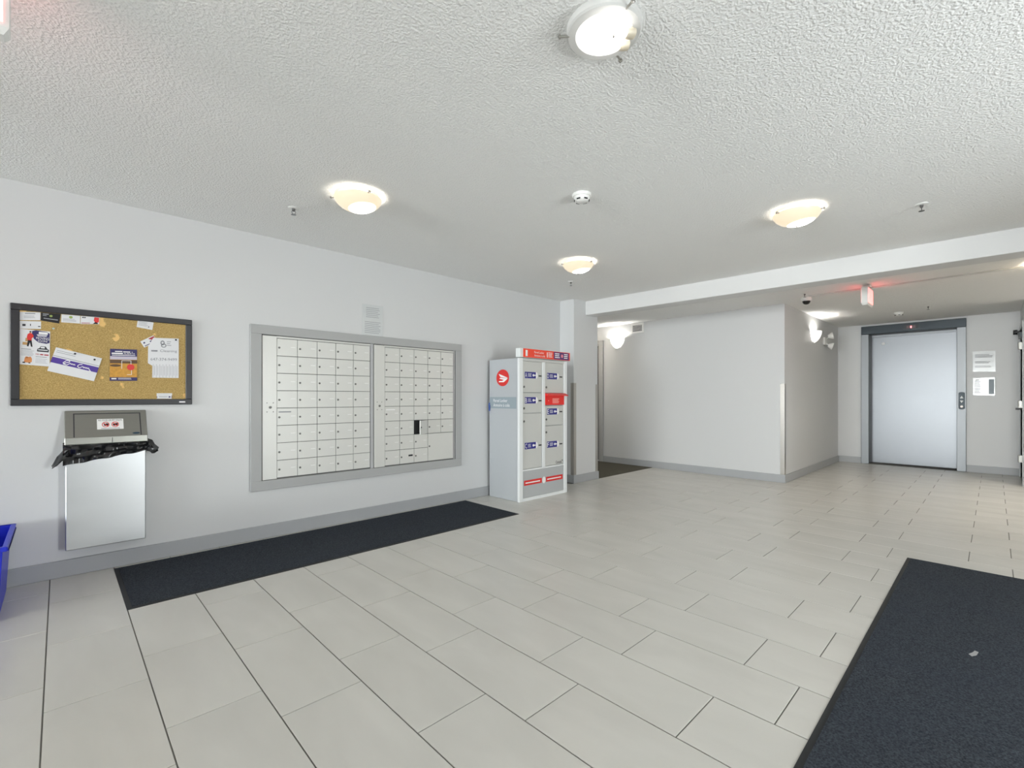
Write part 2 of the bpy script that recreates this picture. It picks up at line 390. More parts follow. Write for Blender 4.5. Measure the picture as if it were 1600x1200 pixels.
w = MB().box(8.94, YD-.12, 0, D2A, YD, HH+.05); w.box(D2B, YD-.12, 0, XE, YD, HH+.05); w.box(D2A, YD-.12, D2Z, D2B, YD, HH+.05)
struct(w.build('wall_right', M['wall']), 'right-hand wall of the elevator hall with a hinged door')
struct(MB().box(8.94, -1.9, 0, 9.06, YD-.12, HH+.05).build('wall_return', M['wall']))
struct(MB().box(5.74, -1.9, 0, 8.94, -1.78, HH+.05).build('wall_hall_side', M['wall']))
struct(MB().box(5.62, Y0, 0, 5.74, -1.78, HL+.05).build('wall_pier', M['wall']))
# unseen glazed entrance, set far behind the camera for even daylight; front opening added
w = MB().box(X0-.12, Y0-.12, 0, X0, -2.2, HL+.1); w.box(X0-.12, 3.8, 0, X0, YA+.12, HL+.1); w.box(X0-.12, -2.2, 2.38, X0, 3.8, HL+.1); w.box(X0-.12, -2.2, 0, X0, 3.8, .10)
struct(w.build('wall_rear', M['wall']))
w = MB().box(X0, Y0-.12, 0, 1.9, Y0, HL+.1); w.box(2.5, Y0-.12, 0, 5.74, Y0, HL+.1); w.box(1.9, Y0-.12, 2.15, 2.5, Y0, HL+.1)
struct(w.build('wall_front', M['wall']))
def glazing(name, along, a0, a1, n, plane, z0, z1):
    r = sroot(name, ((plane if along == 'y' else (a0+a1)/2), ((a0+a1)/2 if along == 'y' else plane), z0))
    def bx(mb, a, b, za, zb_, d0, d1):
        if along == 'y': mb.box(plane+d0, a, za, plane+d1, b, zb_)
        else: mb.box(a, plane+d0, za, b, plane+d1, zb_)
    f = MB(); t = .05
    bx(f, a0, a1, z0, z0+t, -.09, -.03); bx(f, a0, a1, z1-t, z1, -.09, -.03); bx(f, a0, a1, 1.0, 1.05, -.088, -.032)
    for i in range(n+1):
        c = a0+(a1-a0)*i/n; bx(f, max(a0, c-t/2), min(a1, c+t/2), z0, z1, -.09, -.03)
    f.build('window_frame', M['alum'], r)
    for i in range(n):
        p = MB(); c0 = a0+(a1-a0)*i/n; c1 = a0+(a1-a0)*(i+1)/n
        bx(p, c0, c1, z0, z1, -.062, -.058); p.build('pane', M['glass'], r)
    return r
glazing('window_1', 'y', -2.2, 3.8, 4, X0, .10, 2.38)
glazing('window_fill', 'x', 1.9, 2.5, 1, Y0, 0, 2.15)  # unseen narrow opening added as fill light from the front side

# baseboards (each run is one board)
BH, BT = .108, .014
def board(name, x0, y0, x1, y1):
    struct(MB().box(x0, y0, 0, x1, y1, BH).build(name, M['base'], bevel=.003))
board('baseboard_left', X0, YA-BT, 4.94, YA)
c_ = sroot('baseboard_column', (5.2, 3.9, 0))
MB().box(4.94-BT, 3.912-BT, 0, 5.48+BT, 3.912, BH).build('baseboard_front', M['base'], c_, bevel=.003)
MB().box(4.94-BT, 3.912, 0, 4.94, YA-BT, BH).build('baseboard_side', M['base'], c_, bevel=.003)
MB().box(5.48, 3.912, 0, 5.48+BT, 7.2, BH).build('baseboard_side', M['base'], c_, bevel=.003)
board('baseboard_middle', XB-BT, YC-BT, XB, DW0-.085)
board('baseboard_alcove', XB, YC-BT, XE-BT, YC)
f_ = sroot('baseboard_far', (XE, 1, 0))
MB().box(XE-BT, 1.617, 0, XE, YC-BT, BH).build('baseboard_run', M['base'], f_, bevel=.003)
MB().box(XE-BT, YD, 0, XE, .297, BH).build('baseboard_run', M['base'], f_, bevel=.003)
board('baseboard_right', 8.94, YD, D2A-.07, YD+BT)

# ------------------------------------------------------------------ doors of the setting
# elevator entrance
e = sroot('door_1', (XE, .957, 0), 'brushed steel elevator door in a dark steel frame')
e['category'] = 'elevator door'
R = .28
MB().box(XE-.03, EY1, 0, XE+R, 1.617, EZ).build('jamb', M['steel_v'], e, bevel=.004)
MB().box(XE-.03, .297, 0, XE+R, EY0, EZ).build('jamb', M['steel_v'], e, bevel=.004)
hd = MB().box(XE-.032, .297, EZ, XE+R, 1.617, 2.383).build('header', M['steel_dark'], e, bevel=.004)
MB().box(XE+R, EY0-.1, 0, XE+R+.04, EY1+.1, EZ+.05).build('door_panel', M['steel'], e)
MB().box(XE+R-.03, EY0, EZ-.035, XE+R-.001, EY1, EZ).build('track_strip', M['steel_v'], e)
MB().box(XE-.01, EY0, -.002, XE+R, EY1, .006).build('sill', mat('sill_metal', (96, 96, 95), .8), e)
q = wx(1380, 537, XE+R)
MB().lathe([(.026, 0), (.026, .002)], (XE+R-.003, q.y, q.z), 20, (1,0,0)).build('sticker', M['whiteflat'], e)
a, b2 = wx(1411, 507, XE-.03), wx(1436.5, 514, XE-.03)
zc = 2.313; ycm = (a.y+b2.y)/2; hw = (a.y-b2.y)/2
ind = MB().hull8([(XE-.05, ycm-hw, zc-.034), (XE-.05, ycm+hw, zc-.034), (XE-.05, ycm+hw*.86, zc+.034), (XE-.05, ycm-hw*.86, zc+.034)],
           [(XE-.03, ycm-hw, zc-.034), (XE-.03, ycm+hw, zc-.034), (XE-.03, ycm+hw*.86, zc+.034), (XE-.03, ycm-hw*.86, zc+.034)]).build('indicator', M['black'], hd)
qi = Quad((XE-.05, ycm+hw*.55, zc+.022), (XE-.05, ycm-hw*.55, zc+.022), (XE-.05, ycm-hw*.55, zc-.024), (XE-.05, ycm+hw*.55, zc-.024))
qi.rect(MB(), 0, 0, 1, 1, .0008).build('screen', mat('indicator_screen', (92, 66, 70), .3), e)
text(MB(), qi, '1', .42, .12, .58, .9, .002).build('digit', M['digit'], e)
# right-hand hinged door (seen almost edge-on)
d = sroot('door_2', (9.55, YD, 0), 'painted hinged door seen almost edge-on at the right edge')
MB().box(D2A, YD-.09, 0, D2B, YD-.05, D2Z).build('door_leaf', M['doorpaint'], d)
MB().box(D2A-.06, YD-.10, 0, D2A, YD+.012, D2Z+.06).build('door_frame', M['doorpaint'], d)
MB().box(D2B, YD-.10, 0, D2B+.06, YD+.012, D2Z+.06).build('door_frame', M['doorpaint'], d)
MB().box(D2A, YD-.10, D2Z, D2B, YD+.012, D2Z+.06).build('door_frame', M['doorpaint'], d)
for z in (.26, 1.05, 1.90):
    h = MB().cyl((D2B-.005, YD+.018, z-.055), (D2B-.005, YD+.018, z+.055), .009, 10)
    h.box(D2B-.03, YD-.052, z-.05, D2B+.005, YD+.014, z+.05); h.build('hinge', M['clip'], d, smooth=True)
lv = MB().box(9.13, YD-.05, .93, 9.21, YD+.0, 1.10).build('lock_case', M['black'], d, bevel=.006)
h = MB().cyl((9.17, YD-.002, 1.0), (9.17, YD+.055, 1.0), .012, 10); h.hull8([(9.158, YD+.04, .985), (9.29, YD+.052, .988), (9.29, YD+.068, .988), (9.158, YD+.068, .985)], [(9.158, YD+.04, 1.012), (9.29, YD+.052, 1.008), (9.29, YD+.068, 1.008), (9.158, YD+.068, 1.012)])
h.build('lever_handle', M['black'], d)
cl = MB().box(9.60, YD-.05, 1.985, 9.86, YD+.03, 2.065).build('door_closer', mat('closer_grey', (82, 86, 88), .4, metal=.5), d, bevel=.006)
ar = MB().box(9.70, YD-.04, 2.066, 9.745, YD+.045, 2.082); ar.hull8([(9.70, YD+.02, 2.083), (9.72, YD+.005, 2.083), (9.95, YD+.055, 2.083), (9.94, YD+.075, 2.083)], [(9.70, YD+.02, 2.092), (9.72, YD+.005, 2.092), (9.95, YD+.055, 2.092), (9.94, YD+.075, 2.092)])
ar.build('closer_arm', M['black'], d)
MB().cyl((9.93, YD+.055, 2.06), (9.93, YD+.055, 2.125), .022, 12).build('closer_pivot', M['black'], d)
# corridor door in the middle wall
d = sroot('door_3', (XB, 5.4, 0), 'dark grey door and grey casing at the end of the pale wall')
MB().box(XB-.018, DW0-.082, 0, XB, DW0, DZ+.085).build('door_casing', M['trim'], d, bevel=.003)
MB().box(XB-.018, DW1, 0, XB, DW1+.082, DZ+.085).build('door_casing', M['trim'], d, bevel=.003)
MB().box(XB-.018, DW0, DZ, XB, DW1, DZ+.085).build('door_casing', M['trim'], d, bevel=.003)
MB().box(XB-.004, DW0, 0, XB+.12, DW0+.02, DZ).build('door_jamb', M['trim'], d)
MB().box(XB+.07, DW0+.02, .01, XB+.11, DW1, DZ).build('door_leaf', M['doorgrey'], d)
MB().box(XB+.0, DW0+.02, .0045, XB+.12, DW1, .016).build('threshold', M['alum'], d)

# ------------------------------------------------------------------ ceiling lamps
def clips(r, x, y, z, rr, ang):
    for i in range(3):
        a = ang+i*2.094; u = Vector((math.cos(a), math.sin(a), 0)); c = Vector((x, y, z))
        mb = MB().cyl(c+u*(rr-.012), c+u*(rr+.022), .004, 8); mb.lathe([(.0, 0), (.007, .001), (.008, .007), (0, .012)], c+u*(rr+.018), 10, u)
        mb.build('clip', M['clip'], r, smooth=True)
def bowl_lamp(x, y, label, HL=HL, glass=None, group='flush lamps of the lobby ceiling'):
    r = thing('ceiling_lamp', label, 'ceiling lamp', (x, y, HL), group)
    MB().lathe([(.125, 0), (.125, -.012), (.05, -.018), (0, -.018)], (x, y, HL), 32).build('base_pan', M['white'], r, smooth=True)
    prof = [(.150, -.026), (.147, -.036), (.132, -.058), (.108, -.078), (.075, -.094), (.038, -.103), (0, -.106)]
    MB().lathe(prof, (x, y, HL), 28, cap=False).build('glass_bowl', glass or M['bowl'], r, origin=(x, y, HL), smooth=True)
    MB().lathe([(0.0, -.106), (.008, -.107), (.008, -.114), (0, -.118)], (x, y, HL), 12).build('finial', M['clip'], r, smooth=True)
    clips(r, x, y, HL-.03, .143, .5)
bowl_lamp(1.40, 2.89, 'lit frosted bowl ceiling lamp above the mailboxes, nearest the notice board')
bowl_lamp(3.63, 2.82, 'smallest lit frosted bowl ceiling lamp above the parcel locker')
bowl_lamp(3.74, .97, 'lit frosted bowl ceiling lamp between the smoke detector and the beam on the right')
def bare_lamp(x, y):
    r = thing('ceiling_lamp', 'largest ceiling lamp without its glass bowl, bare bulbs in a white pan', 'ceiling lamp', (x, y, HL), 'flush lamps of the lobby ceiling')
    MB().lathe([(.128, 0), (.132, -.006), (.132, -.026), (.126, -.032), (.100, -.034), (.096, -.030), (.092, -.012), (0, -.012)], (x, y, HL), 40).build('base_pan', mat('lamp_pan', (206, 206, 204), .5), r, smooth=True)
    # two sockets with bulbs lying across the pan
    for px, py, qx, qy in ((.085, -.03, -.035, .03), (.052, -.075, -.06, -.035)):
        a = Vector((x+px, y+py, HL-.038)); b = Vector((x+qx, y+qy, HL-.062)); dv = (b-a).normalized()
        MB().lathe([(.019, 0), (.021, .02), (.018, .036)], a-dv*.012, 16, dv).build('socket', M['socket'], r, smooth=True)
        Lb = (b-a).length
        MB().lathe([(.013, .022), (.016, .034), (.026, .055), (.031, .078), (.028, .098), (.016, .112), (0, .117)], a, 20, dv).build('bulb', M['bulb'], r, smooth=True)
    clips(r, x, y, HL-.03, .134, .2)
    MB().cyl((x-.03, y-.06, HL-.012), (x-.03, y-.06, HL-.09), .004, 8).build('threaded_rod', M['clip'], r)
bare_lamp(1.39, .965)
bowl_lamp(6.62, -.40, 'frosted bowl lamp on the hall ceiling cut off by the right edge', HH, bowl_glass(260))
bowl_lamp(6.24, 5.5, 'added unseen bowl lamp lighting the corridor behind the column', HH, bowl_glass(170), group='added fill lamps out of view')  # added unseen lamp to brighten the corridor end of the middle wall
bowl_lamp(8.1, -1.05, 'added unseen bowl lamp lighting the elevator hall from the right', HH, bowl_glass(250), group='added fill lamps out of view')  # added unseen lamp, fill for the elevator wall and hall ceiling
for lx_, ly_ in ((-.95, .95), (-.95, 2.88), (-3.2, .95), (-3.2, 2.88), (-5.5, 1.9)): bowl_lamp(lx_, ly_, 'added fill bowl lamp behind the viewer', group='added fill lamps behind the viewer')  # added unseen lamps, fill light for the lobby

def sconce(name, label, c, n):      # c on the wall, n the outward normal
    n = Vector(n); c = Vector(c); t = Vector((-n.y, n.x, 0))
    r = thing(name, label, 'wall lamp', c, 'half-bowl wall sconces')
    p = MB(); p.prism([c+t*-.05+Vector((0,0,-.09)), c+t*.05+Vector((0,0,-.09)), c+t*.05+Vector((0,0,.06)), c+t*-.05+Vector((0,0,.06))], n*.018); p.build('back_plate', M['white'], r)
    mb = MB(); seg = 20; prof = [(.132, .085), (.128, .055), (.114, .012), (.090, -.03), (.056, -.066), (.014, -.090)]
    base = len(mb.v)
    for rr, z in prof:
        for i in range(seg+1):
            a = math.pi*i/seg; mb.v.append(c+t*(rr*math.cos(a))+n*(rr*math.sin(a)*.85+.002)+Vector((0, 0, z)))
    for j in range(len(prof)-1):
        for i in range(seg): mb.f.append([base+j*(seg+1)+i, base+j*(seg+1)+i+1, base+(j+1)*(seg+1)+i+1, base+(j+1)*(seg+1)+i])
    mb.build('glass_shade', M['sconceglass'], r, smooth=True)
    MB().lathe([(.011, -.02), (.014, 0), (.022, .02), (.024, .035), (.016, .052), (0, .058)], c+n*.055, 14, (0,0,1)).build('bulb', M['sconcebulb'], r, smooth=True)
sconce('wall_sconce', 'lit white sconce on the pale wall below the air vent', (XB, 4.574, 2.09), (-1, 0, 0))
sconce('wall_sconce', 'lit half-bowl sconce in the alcove beside the twin emergency heads', (8.43, YC, 2.09), (0, -1, 0))

# ------------------------------------------------------------------ small ceiling things
def sprinkler(x, y, z, label):
    r = thing('sprinkler_head', label, 'sprinkler', (x, y, z), 'fire sprinkler heads')
    MB().lathe([(.036, 0), (.036, -.003), (.022, -.008), (.014, -.008), (.014, 0)], (x, y, z), 20).build('escutcheon', M['white'], r, smooth=True)
    MB().lathe([(.010, 0), (.010, -.02), (.006, -.024), (0, -.024)], (x, y, z), 12).build('body', M['chrome'], r, smooth=True)
    f = MB(); 
    for s in (-1, 1): f.tube([(x+s*.009, y, z-.018), (x+s*.013, y, z-.032), (x+s*.003, y, z-.045)], .002, 6)
    f.build('yoke', M['chrome'], r)
    MB().lathe([(.017, -.046), (.017, -.048), (0, -.049)], (x, y, z), 14).build('deflector', M['chrome'], r)
sprinkler(1.172, 3.397, HL, 'sprinkler head on the ceiling between notice board and nearest bowl lamp')
sprinkler(4.23, .344, HL, 'sprinkler head on the ceiling to the right of the rightmost bowl lamp')
sprinkler(4.184, 3.354, HL, 'sprinkler head on the ceiling just in front of the column')
sprinkler(8.62, .632, HH, 'sprinkler head on the hall ceiling above the elevator')
sprinkler(6.50, 1.60, HH, 'sprinkler head beside the dome camera in front of the alcove')
def detector(x, y, z, label):
    r = thing('smoke_detector', label, 'smoke detector', (x, y, z))
    MB().lathe([(.062, 0), (.062, -.012), (.058, -.018), (.0, -.018)], (x, y, z), 28).build('base', M['white'], r, smooth=True)
    MB().lathe([(.052, -.018), (.050, -.034), (.040, -.046), (.020, -.052), (0, -.052)], (x, y, z), 28).build('cover', M['white'], r, smooth=True)
    for i in range(6):
        a = i*1.047+.2; u = Vector((math.cos(a), math.sin(a), 0)); t = Vector((-u.y, u.x, 0)); c = Vector((x, y, z-.040))+u*.0455
        MB().prism([c+t*-.012+Vector((0,0,-.004)), c+t*.012+Vector((0,0,-.004)), c+t*.012+Vector((0,0,.004)), c+t*-.012+Vector((0,0,.004))], u*.004).build('vent_slot', M['ink'], r)
detector(2.441, 1.867, HL, 'white smoke detector in the middle of the lobby ceiling')
detector(8.97, .985, HH, 'white smoke detector on the hall ceiling just before the elevator')
r = thing('dome_camera', 'white dome security camera with a dark lens on the hall ceiling', 'security camera', (6.82, 1.66, HH))
MB().lathe([(.062, 0), (.062, -.022), (.056, -.036), (.046, -.040), (0, -.040)], (6.82, 1.66, HH), 28).build('housing', M['white'], r, smooth=True)
MB().lathe([(.045, -.040), (.043, -.055), (.033, -.072), (.017, -.082), (0, -.085)], (6.82, 1.66, HH), 24).build('lens_dome', mat('smoked_dome', (18, 18, 20), .08), r, smooth=True)
tag(MB().box(6.66, -1.0, HH-.014, 6.69, 1.60, HH).build('cable_raceway', M['conduit'], bevel=.002), 'thin white cable raceway along the hall ceiling by the exit sign', 'raceway')

def exit_sign(x0, x1, y, z, hgt, th, label):
    r = thing('exit_sign', label, 'exit sign', ((x0+x1)/2, y, z))
    MB().box((x0+x1)/2-.05, y-.035, z-.018, (x0+x1)/2+.05, y+.035, z).build('canopy', M['white'], r, bevel=.004)
    MB().cyl(((x0+x1)/2, y, z-.04), ((x0+x1)/2, y, z-.016), .012, 10).build('stem', M['white'], r)
    zt, zl = z-.035, z-.035-hgt; hb = th/2
    MB().hull8([(x0+.012, y-hb*.7, zl), (x1-.012, y-hb*.7, zl), (x1-.012, y+hb*.7, zl), (x0+.012, y+hb*.7, zl)], [(x0, y-hb, zl+.02), (x1, y-hb, zl+.02), (x1, y+hb, zl+.02), (x0, y+hb, zl+.02)]).build('bottom_cap', M['white'], r)
    MB().box(x0, y-hb, zl+.02, x1, y+hb, zt).build('housing', M['white'], r)
    for s in (-1, 1):
        MB().box(x0+.012, y+s*hb-.003, zl+.03, x1-.012, y+s*hb+.003, zt-.012).build('lit_face', M['exitred'], r)
exit_sign(6.42, 6.72, 1.0, HH, .20, .062, 'red lit exit sign hanging from the hall ceiling behind the beam')
exit_sign(-.50, -.105, 2.02, HL, .235, .06, 'exit sign cut off by the top left corner above the notice board')

# ------------------------------------------------------------------ wall things: vent, emergency lights
v0, v1 = (4.30, 4.062), (2.40, 2.238)
r = thing('air_vent', 'white louvred air vent high on the pale wall', 'vent', (XB, 4.18, 2.238))
f = MB(); x = XB-.012; t = .03
for (a0, a1, z0, z1) in ((v0[1], v0[0], v1[1], v1[1]+t), (v0[1], v0[0], v1[0]-t, v1[0]), (v0[1], v0[1]+t, v1[1]+t, v1[0]-t), (v0[0]-t, v0[0], v1[1]+t, v1[0]-t)): f.box(x, a0, z0, XB, a1, z1)
f.build('frame', M['white'], r)
MB().box(XB-.004, v0[1]+t, v1[1]+t, XB-.001, v0[0]-t, v1[0]-t).build('duct_shade', M['inkdark'], r)  # dark sheet stands in for the shade behind the louvres
for i in range(5):
    z = v1[1]+t+.012+i*.019
    MB().hull8([(XB-.011, v0[1]+t, z), (XB-.011, v0[0]-t, z), (XB-.004, v0[0]-t, z+.008), (XB-.004, v0[1]+t, z+.008)], [(XB-.011, v0[1]+t, z+.002), (XB-.011, v0[0]-t, z+.002), (XB-.004, v0[0]-t, z+.010), (XB-.004, v0[1]+t, z+.010)]).build('louvre', M['white'], r)
r = thing('emergency_light', 'white twin-head emergency light beside the alcove sconce', 'emergency light', (9.10, YC, 2.0))
MB().box(9.03, YC-.03, 2.02, 9.17, YC, 2.14).build('base_plate', M['white'], r, bevel=.006)
for dz, ax in ((.05, (.30, -1, .25)), (-.05, (.30, -1, -.35))):
    a = Vector((9.10, YC-.03, 2.08+dz*.6)); axv = Vector(ax).normalized(); c = Vector((9.10, YC-.075, 2.08+dz*1.5))
    MB().cyl(a, c, .009, 8).build('bracket', M['white'], r)
    h_ = MB().lathe([(.026, -.02), (.036, 0), (.055, .035), (.058, .05), (.050, .05), (.046, .046)], c, 18, axv, cap=False).build('lamp_head', M['white'], r, smooth=True)
    MB().lathe([(0, .043), (.048, .045), (.048, .047), (0, .047)], c, 18, axv).build('lens', M['inkgrey'], h_, smooth=True)

# ------------------------------------------------------------------ corner guards
def guard(name, label, x, y, dx, dy, z0, z1):      # corner at x, y; legs run along dx and dy
    t = .003; Lg = .05
    pts = [(x-dx*t, y-dy*t), (x+dx*Lg, y-dy*t), (x+dx*Lg, y), (x, y), (x, y+dy*Lg), (x-dx*t, y+dy*Lg)]
    o = MB().prism([(a, b, z0) for a, b in pts], (0, 0, z1-z0)).build(name, M['guard'])
    tag(o, label, 'corner guard', 'steel corner guards')
guard('corner_guard', 'steel corner guard on the column edge next to the parcel locker', 4.94, 3.912, 1, 1, .11, 1.345)
guard('corner_guard', 'steel corner guard on the column edge towards the corridor', 5.48, 3.912, -1, 1, .11, 1.335)
guard('corner_guard', 'steel corner guard on the outer corner of the elevator alcove', XB, YC, 1, 1, .11, 1.335)

# ------------------------------------------------------------------ mats
def door_mat(label, x0, y0, x1, y1, lint=None):
    r = thing('floor_mat', label, 'mat', ((x0+x1)/2, (y0+y1)/2, 0), 'dark entrance mats')
    b = .022; zt = .009
    m = MB()
    o_ = [(x0, y0), (x1, y0), (x1, y1), (x0, y1)]; i_ = [(x0+b, y0+b), (x1-b, y0+b), (x1-b, y1-b), (x0+b, y1-b)]
    for k_ in range(4):
        j = (k_+1) % 4
        m.hull8([(*o_[k_], 0), (*o_[j], 0), (*i_[j], 0), (*i_[k_], 0)], [(*o_[k_], .003), (*o_[j], .003), (*i_[j], .006), (*i_[k_], .006)])
    m.build('rubber_border', M['rubber'], r)
    MB().box(x0+b, y0+b, 0.0005, x1-b, y1-b, zt).build('pile', M['pile'], r)
    if lint:
        lx, ly = lint
        P = [(lx-.035, ly+.008), (lx-.01, ly-.006), (lx+.03, ly-.012), (lx+.036, ly), (lx+.01, ly+.006), (lx-.02, ly+.018)]
        MB().prism([(a, b_, zt) for a, b_ in P], (0, 0, .002)).build('lint', mat('grey_lint', (150, 150, 150), .9), r)
door_mat('long dark mat lying along the wall below the mailboxes', .262, 3.255, 3.25, 4.10)
door_mat('dark mat in the right foreground with a pale scuff', 0.9, -1.35, 4.362, .432, lint=(2.919, .06))

# ------------------------------------------------------------------ mailboxes
tr = thing('mailbox_surround', 'wide grey painted frame around the wall mailboxes', 'frame', (2.155, YA, .392))
fx0, fx1, fz0, fz1, ix0, ix1, iz0, iz1 = 1.093, 3.218, .393, 1.738, 1.176, 3.135, .472, 1.664
yt = YA-.024
MB().box(fx0, yt, iz1, fx1, YA, fz1).build('top_board', M['trim'], tr, bevel=.002)
MB().box(fx0, yt, fz0, fx1, YA, iz0).build('bottom_board', M['trim'], tr, bevel=.002)
MB().box(fx0, yt, iz0, ix0, YA, iz1).build('side_board', M['trim'], tr, bevel=.002)
MB().box(ix1, yt, iz0, fx1, YA, iz1).build('side_board', M['trim'], tr, bevel=.002)
yd0, yd1 = YA-.016, YA-.009       # door thickness
ROWS = 8
DOOR = {}
def mail_unit(label, xs0, xs1, cx0, cx1, right):
    r = thing('mailbox_unit', label, 'mailbox', ((xs0+cx1)/2, YA, iz0), 'wall mailbox units')
    hollow = None
    cw = (cx1-cx0)/5; z1, z0 = 1.640, .482; rh = (z1-z0)/ROWS
    bx_ = MB().box(xs0, YA-.009, iz0, cx1+.006, YA-.0015, iz1)
    bx_.build('backing', M['mailgap'], r)
    MB().box(xs0, yd0-.002, iz0+.004, xs1, yd1, iz1-.008).build('lock_strip', M['mailwhite'], r, bevel=.001)
    MB().box(xs1, yd0+.002, z1+.003, cx1+.004, yd1, iz1-.006).build('top_rail', M['mailwhite'], r)
    MB().box(cx1+.002, yd0-.006, iz0+.003, cx1+(.014 if not right else .012), yd1, iz1-.004).build('side_rail', M['alum'], r)
    lx = (xs0+xs1)/2+(.004 if not right else 0); lz = 1.068
    MB().lathe([(.011, 0), (.011, .004), (.007, .006), (0, .006)], (lx, yd0-.002, lz), 14, (0,-1,0)).build('master_lock', M['lock'], r, smooth=True)
    for sx in (-1, 1):
        for sz in (-1, 1):
            MB().lathe([(.0045, 0), (.003, .002), (0, .002)], (lx+sx*.024, yd0-.002, lz+sz*.037), 8, (0,-1,0)).build('rivet', M['lock'], r)
    for c in range(5):
        for w_ in range(ROWS):
            if right and c >= 3 and w_ >= 6: continue
            xa = cx0+c*cw; za = z1-(w_+1)*rh; g = .0022
            cxm, czm = xa+cw/2, za+rh/2; ym = (yd0+yd1)/2
            if right and c == 2 and w_ == 5:        # the open box
                MB().box(xa+g, YA-.0105, za+g, xa+cw-g, YA-.0092, za+rh-g).build('cavity_shade', M['dark'], r)  # flat dark sheet stands in for the shaded inside of the box
                th = math.radians(29); W_ = cw-2*g; hx, hy = xa+cw-g, yd0
                u = Vector((-math.cos(th), -math.sin(th), 0)); nrm = Vector((-math.sin(th), math.cos(th), 0))*.006
                A = Vector((hx, hy, za+g)); Bv = A+u*W_
                dd = MB().hull8([A, Bv, Bv+nrm, A+nrm], [p+Vector((0,0,rh-2*g)) for p in (A, Bv, Bv+nrm, A+nrm)]).build('mailbox_door', M['mailwhite'], r)
                cc = Bv-u*.02+Vector((0,0,rh/2-g))
                MB().lathe([(.008, -.009), (.008, .009)], cc+nrm*.5, 12, nrm).build('lock', M['lock'], dd)
                continue
            key = right
            if key not in DOOR:
                dm = MB().box(xa+g, yd0, za+g, xa+cw-g, yd1, za+rh-g).build('mailbox_door', M['mailwhite'], r, bevel=.0012)
                lk = MB().lathe([(.0085, 0), (.0085, .003), (.006, .005), (.002, .005), (.002, .003), (0, .003)], (xa+.020, yd0, czm-.004), 12, (0,-1,0)).build('lock', M['lock'], dm, smooth=True)
                lb = MB().box(xa+cw-.056, yd0-.0008, czm+.001, xa+cw-.018, yd0, czm+.008).build('number_plate', mat('plate_print', (232, 232, 230), .5), dm)
                DOOR[key] = (dm, lk, lb, Vector((cxm, ym, czm)))
            else:
                dm0, lk0, lb0, c0 = DOOR[key]; dl = Vector((cxm, ym, czm))-c0
                dm = link('mailbox_door', dm0.data, r, OFF[dm0]+dl)
                link('lock', lk0.data, dm, OFF[lk0]+dl)
                if right and c == 1 and w_ == 7:
                    MB().box(xa+cw-.066, yd0-.003, czm-.002, xa+cw-.018, yd0, czm+.014).build('black_slot', M['ink'], dm)
                else: link('number_plate', lb0.data, dm, OFF[lb0]+dl)
            if c == 0 and w_ == 4:
                MB().box(xa+.015, yd0-.0012, czm+.035, xa+cw*.68, yd0, czm+.045).build('label_strip', M['inkgrey'] if not right else M['whiteflat'], dm)
    if right:
        xa, xb_ = cx0+3*cw, cx1; za, zb_ = z0, z0+2*rh; g = .0022
        pdoor = MB().box(xa+g, yd0, za+g, xb_-g, yd1, zb_-g).build('parcel_door', M['mailwhite'], r, bevel=.0012)
        MB().lathe([(.009, 0), (.009, .003), (.006, .005), (0, .005)], (xa+.020, yd0, (za+zb_)/2+.01), 12, (0,-1,0)).build('lock', M['lock'], pdoor, smooth=True)
mail_unit('left bank of forty aluminium mailboxes inside the grey frame', 1.182, 1.292, 1.292, 2.124, False)
mail_unit('right bank of aluminium mailboxes with one small door standing open', 2.166, 2.276, 2.276, 3.108, True)

# ------------------------------------------------------------------ sheets on walls
def sheet(name, label, q, m, cat='paper', group=None, poly=None, th=.0008):
    if poly: pts = [q.pt(u, v) for u, v in poly]
    else: pts = q.c
    o = MB().prism(pts, q.n*th).build(name, m); tag(o, label, cat, group); return o
def wq(pl, f=wy, P=YA-.001): return Quad(*[f(x, y, P) for x, y in pl])
q = wq([(566, 474.3), (598.5, 478.6), (598.5, 527.5), (565.5, 524)])
q.c[2].z = q.c[3].z = 1.739
o = sheet('notice_sheet', 'glossy notice sheet taped to the wall above the mailboxes', q, M['gloss'], 'notice', th=.0015)
mb = q.lines(MB(), .18, .1, .85, .45, 6, .3, .0019); q.lines(mb, .12, .55, .88, .95, 7, .3, .0019); mb.build('lettering', M['inkgrey'], o)
q = wq([(1520, 549), (1555.5, 548), (1555.5, 580.8), (1520, 580.5)], wx, XE-.001)
o = sheet('notice_sheet', 'upper glossy notice sheet on the wall right of the elevator', q, M['gloss'], 'notice', th=.002)
mb = MB(); q.lines(mb, .1, .16, .9, .34, 3, .5, .0025); q.lines(mb, .1, .5, .9, .62, 2, .5, .0025); q.lines(mb, .1, .72, .9, .82, 2, .4, .0025); mb.build('lettering', M['inkgrey'], o)
q = wq([(1520.5, 591), (1554.5, 589.5), (1554.5, 618), (1520.5, 617.5)], wx, XE-.001)
o = sheet('notice_sheet', 'lower glossy notice sheet on the wall right of the elevator', q, M['gloss'], 'notice', th=.002)
mb = MB(); q.lines(mb, .06, .1, .36, .92, 9, .45, .0025); mb.build('lettering', M['inkgrey'], o)
mb = MB(); q.rect(mb, .72, .1, .97, .92, .0024); mb.build('picture', M['band'], o)

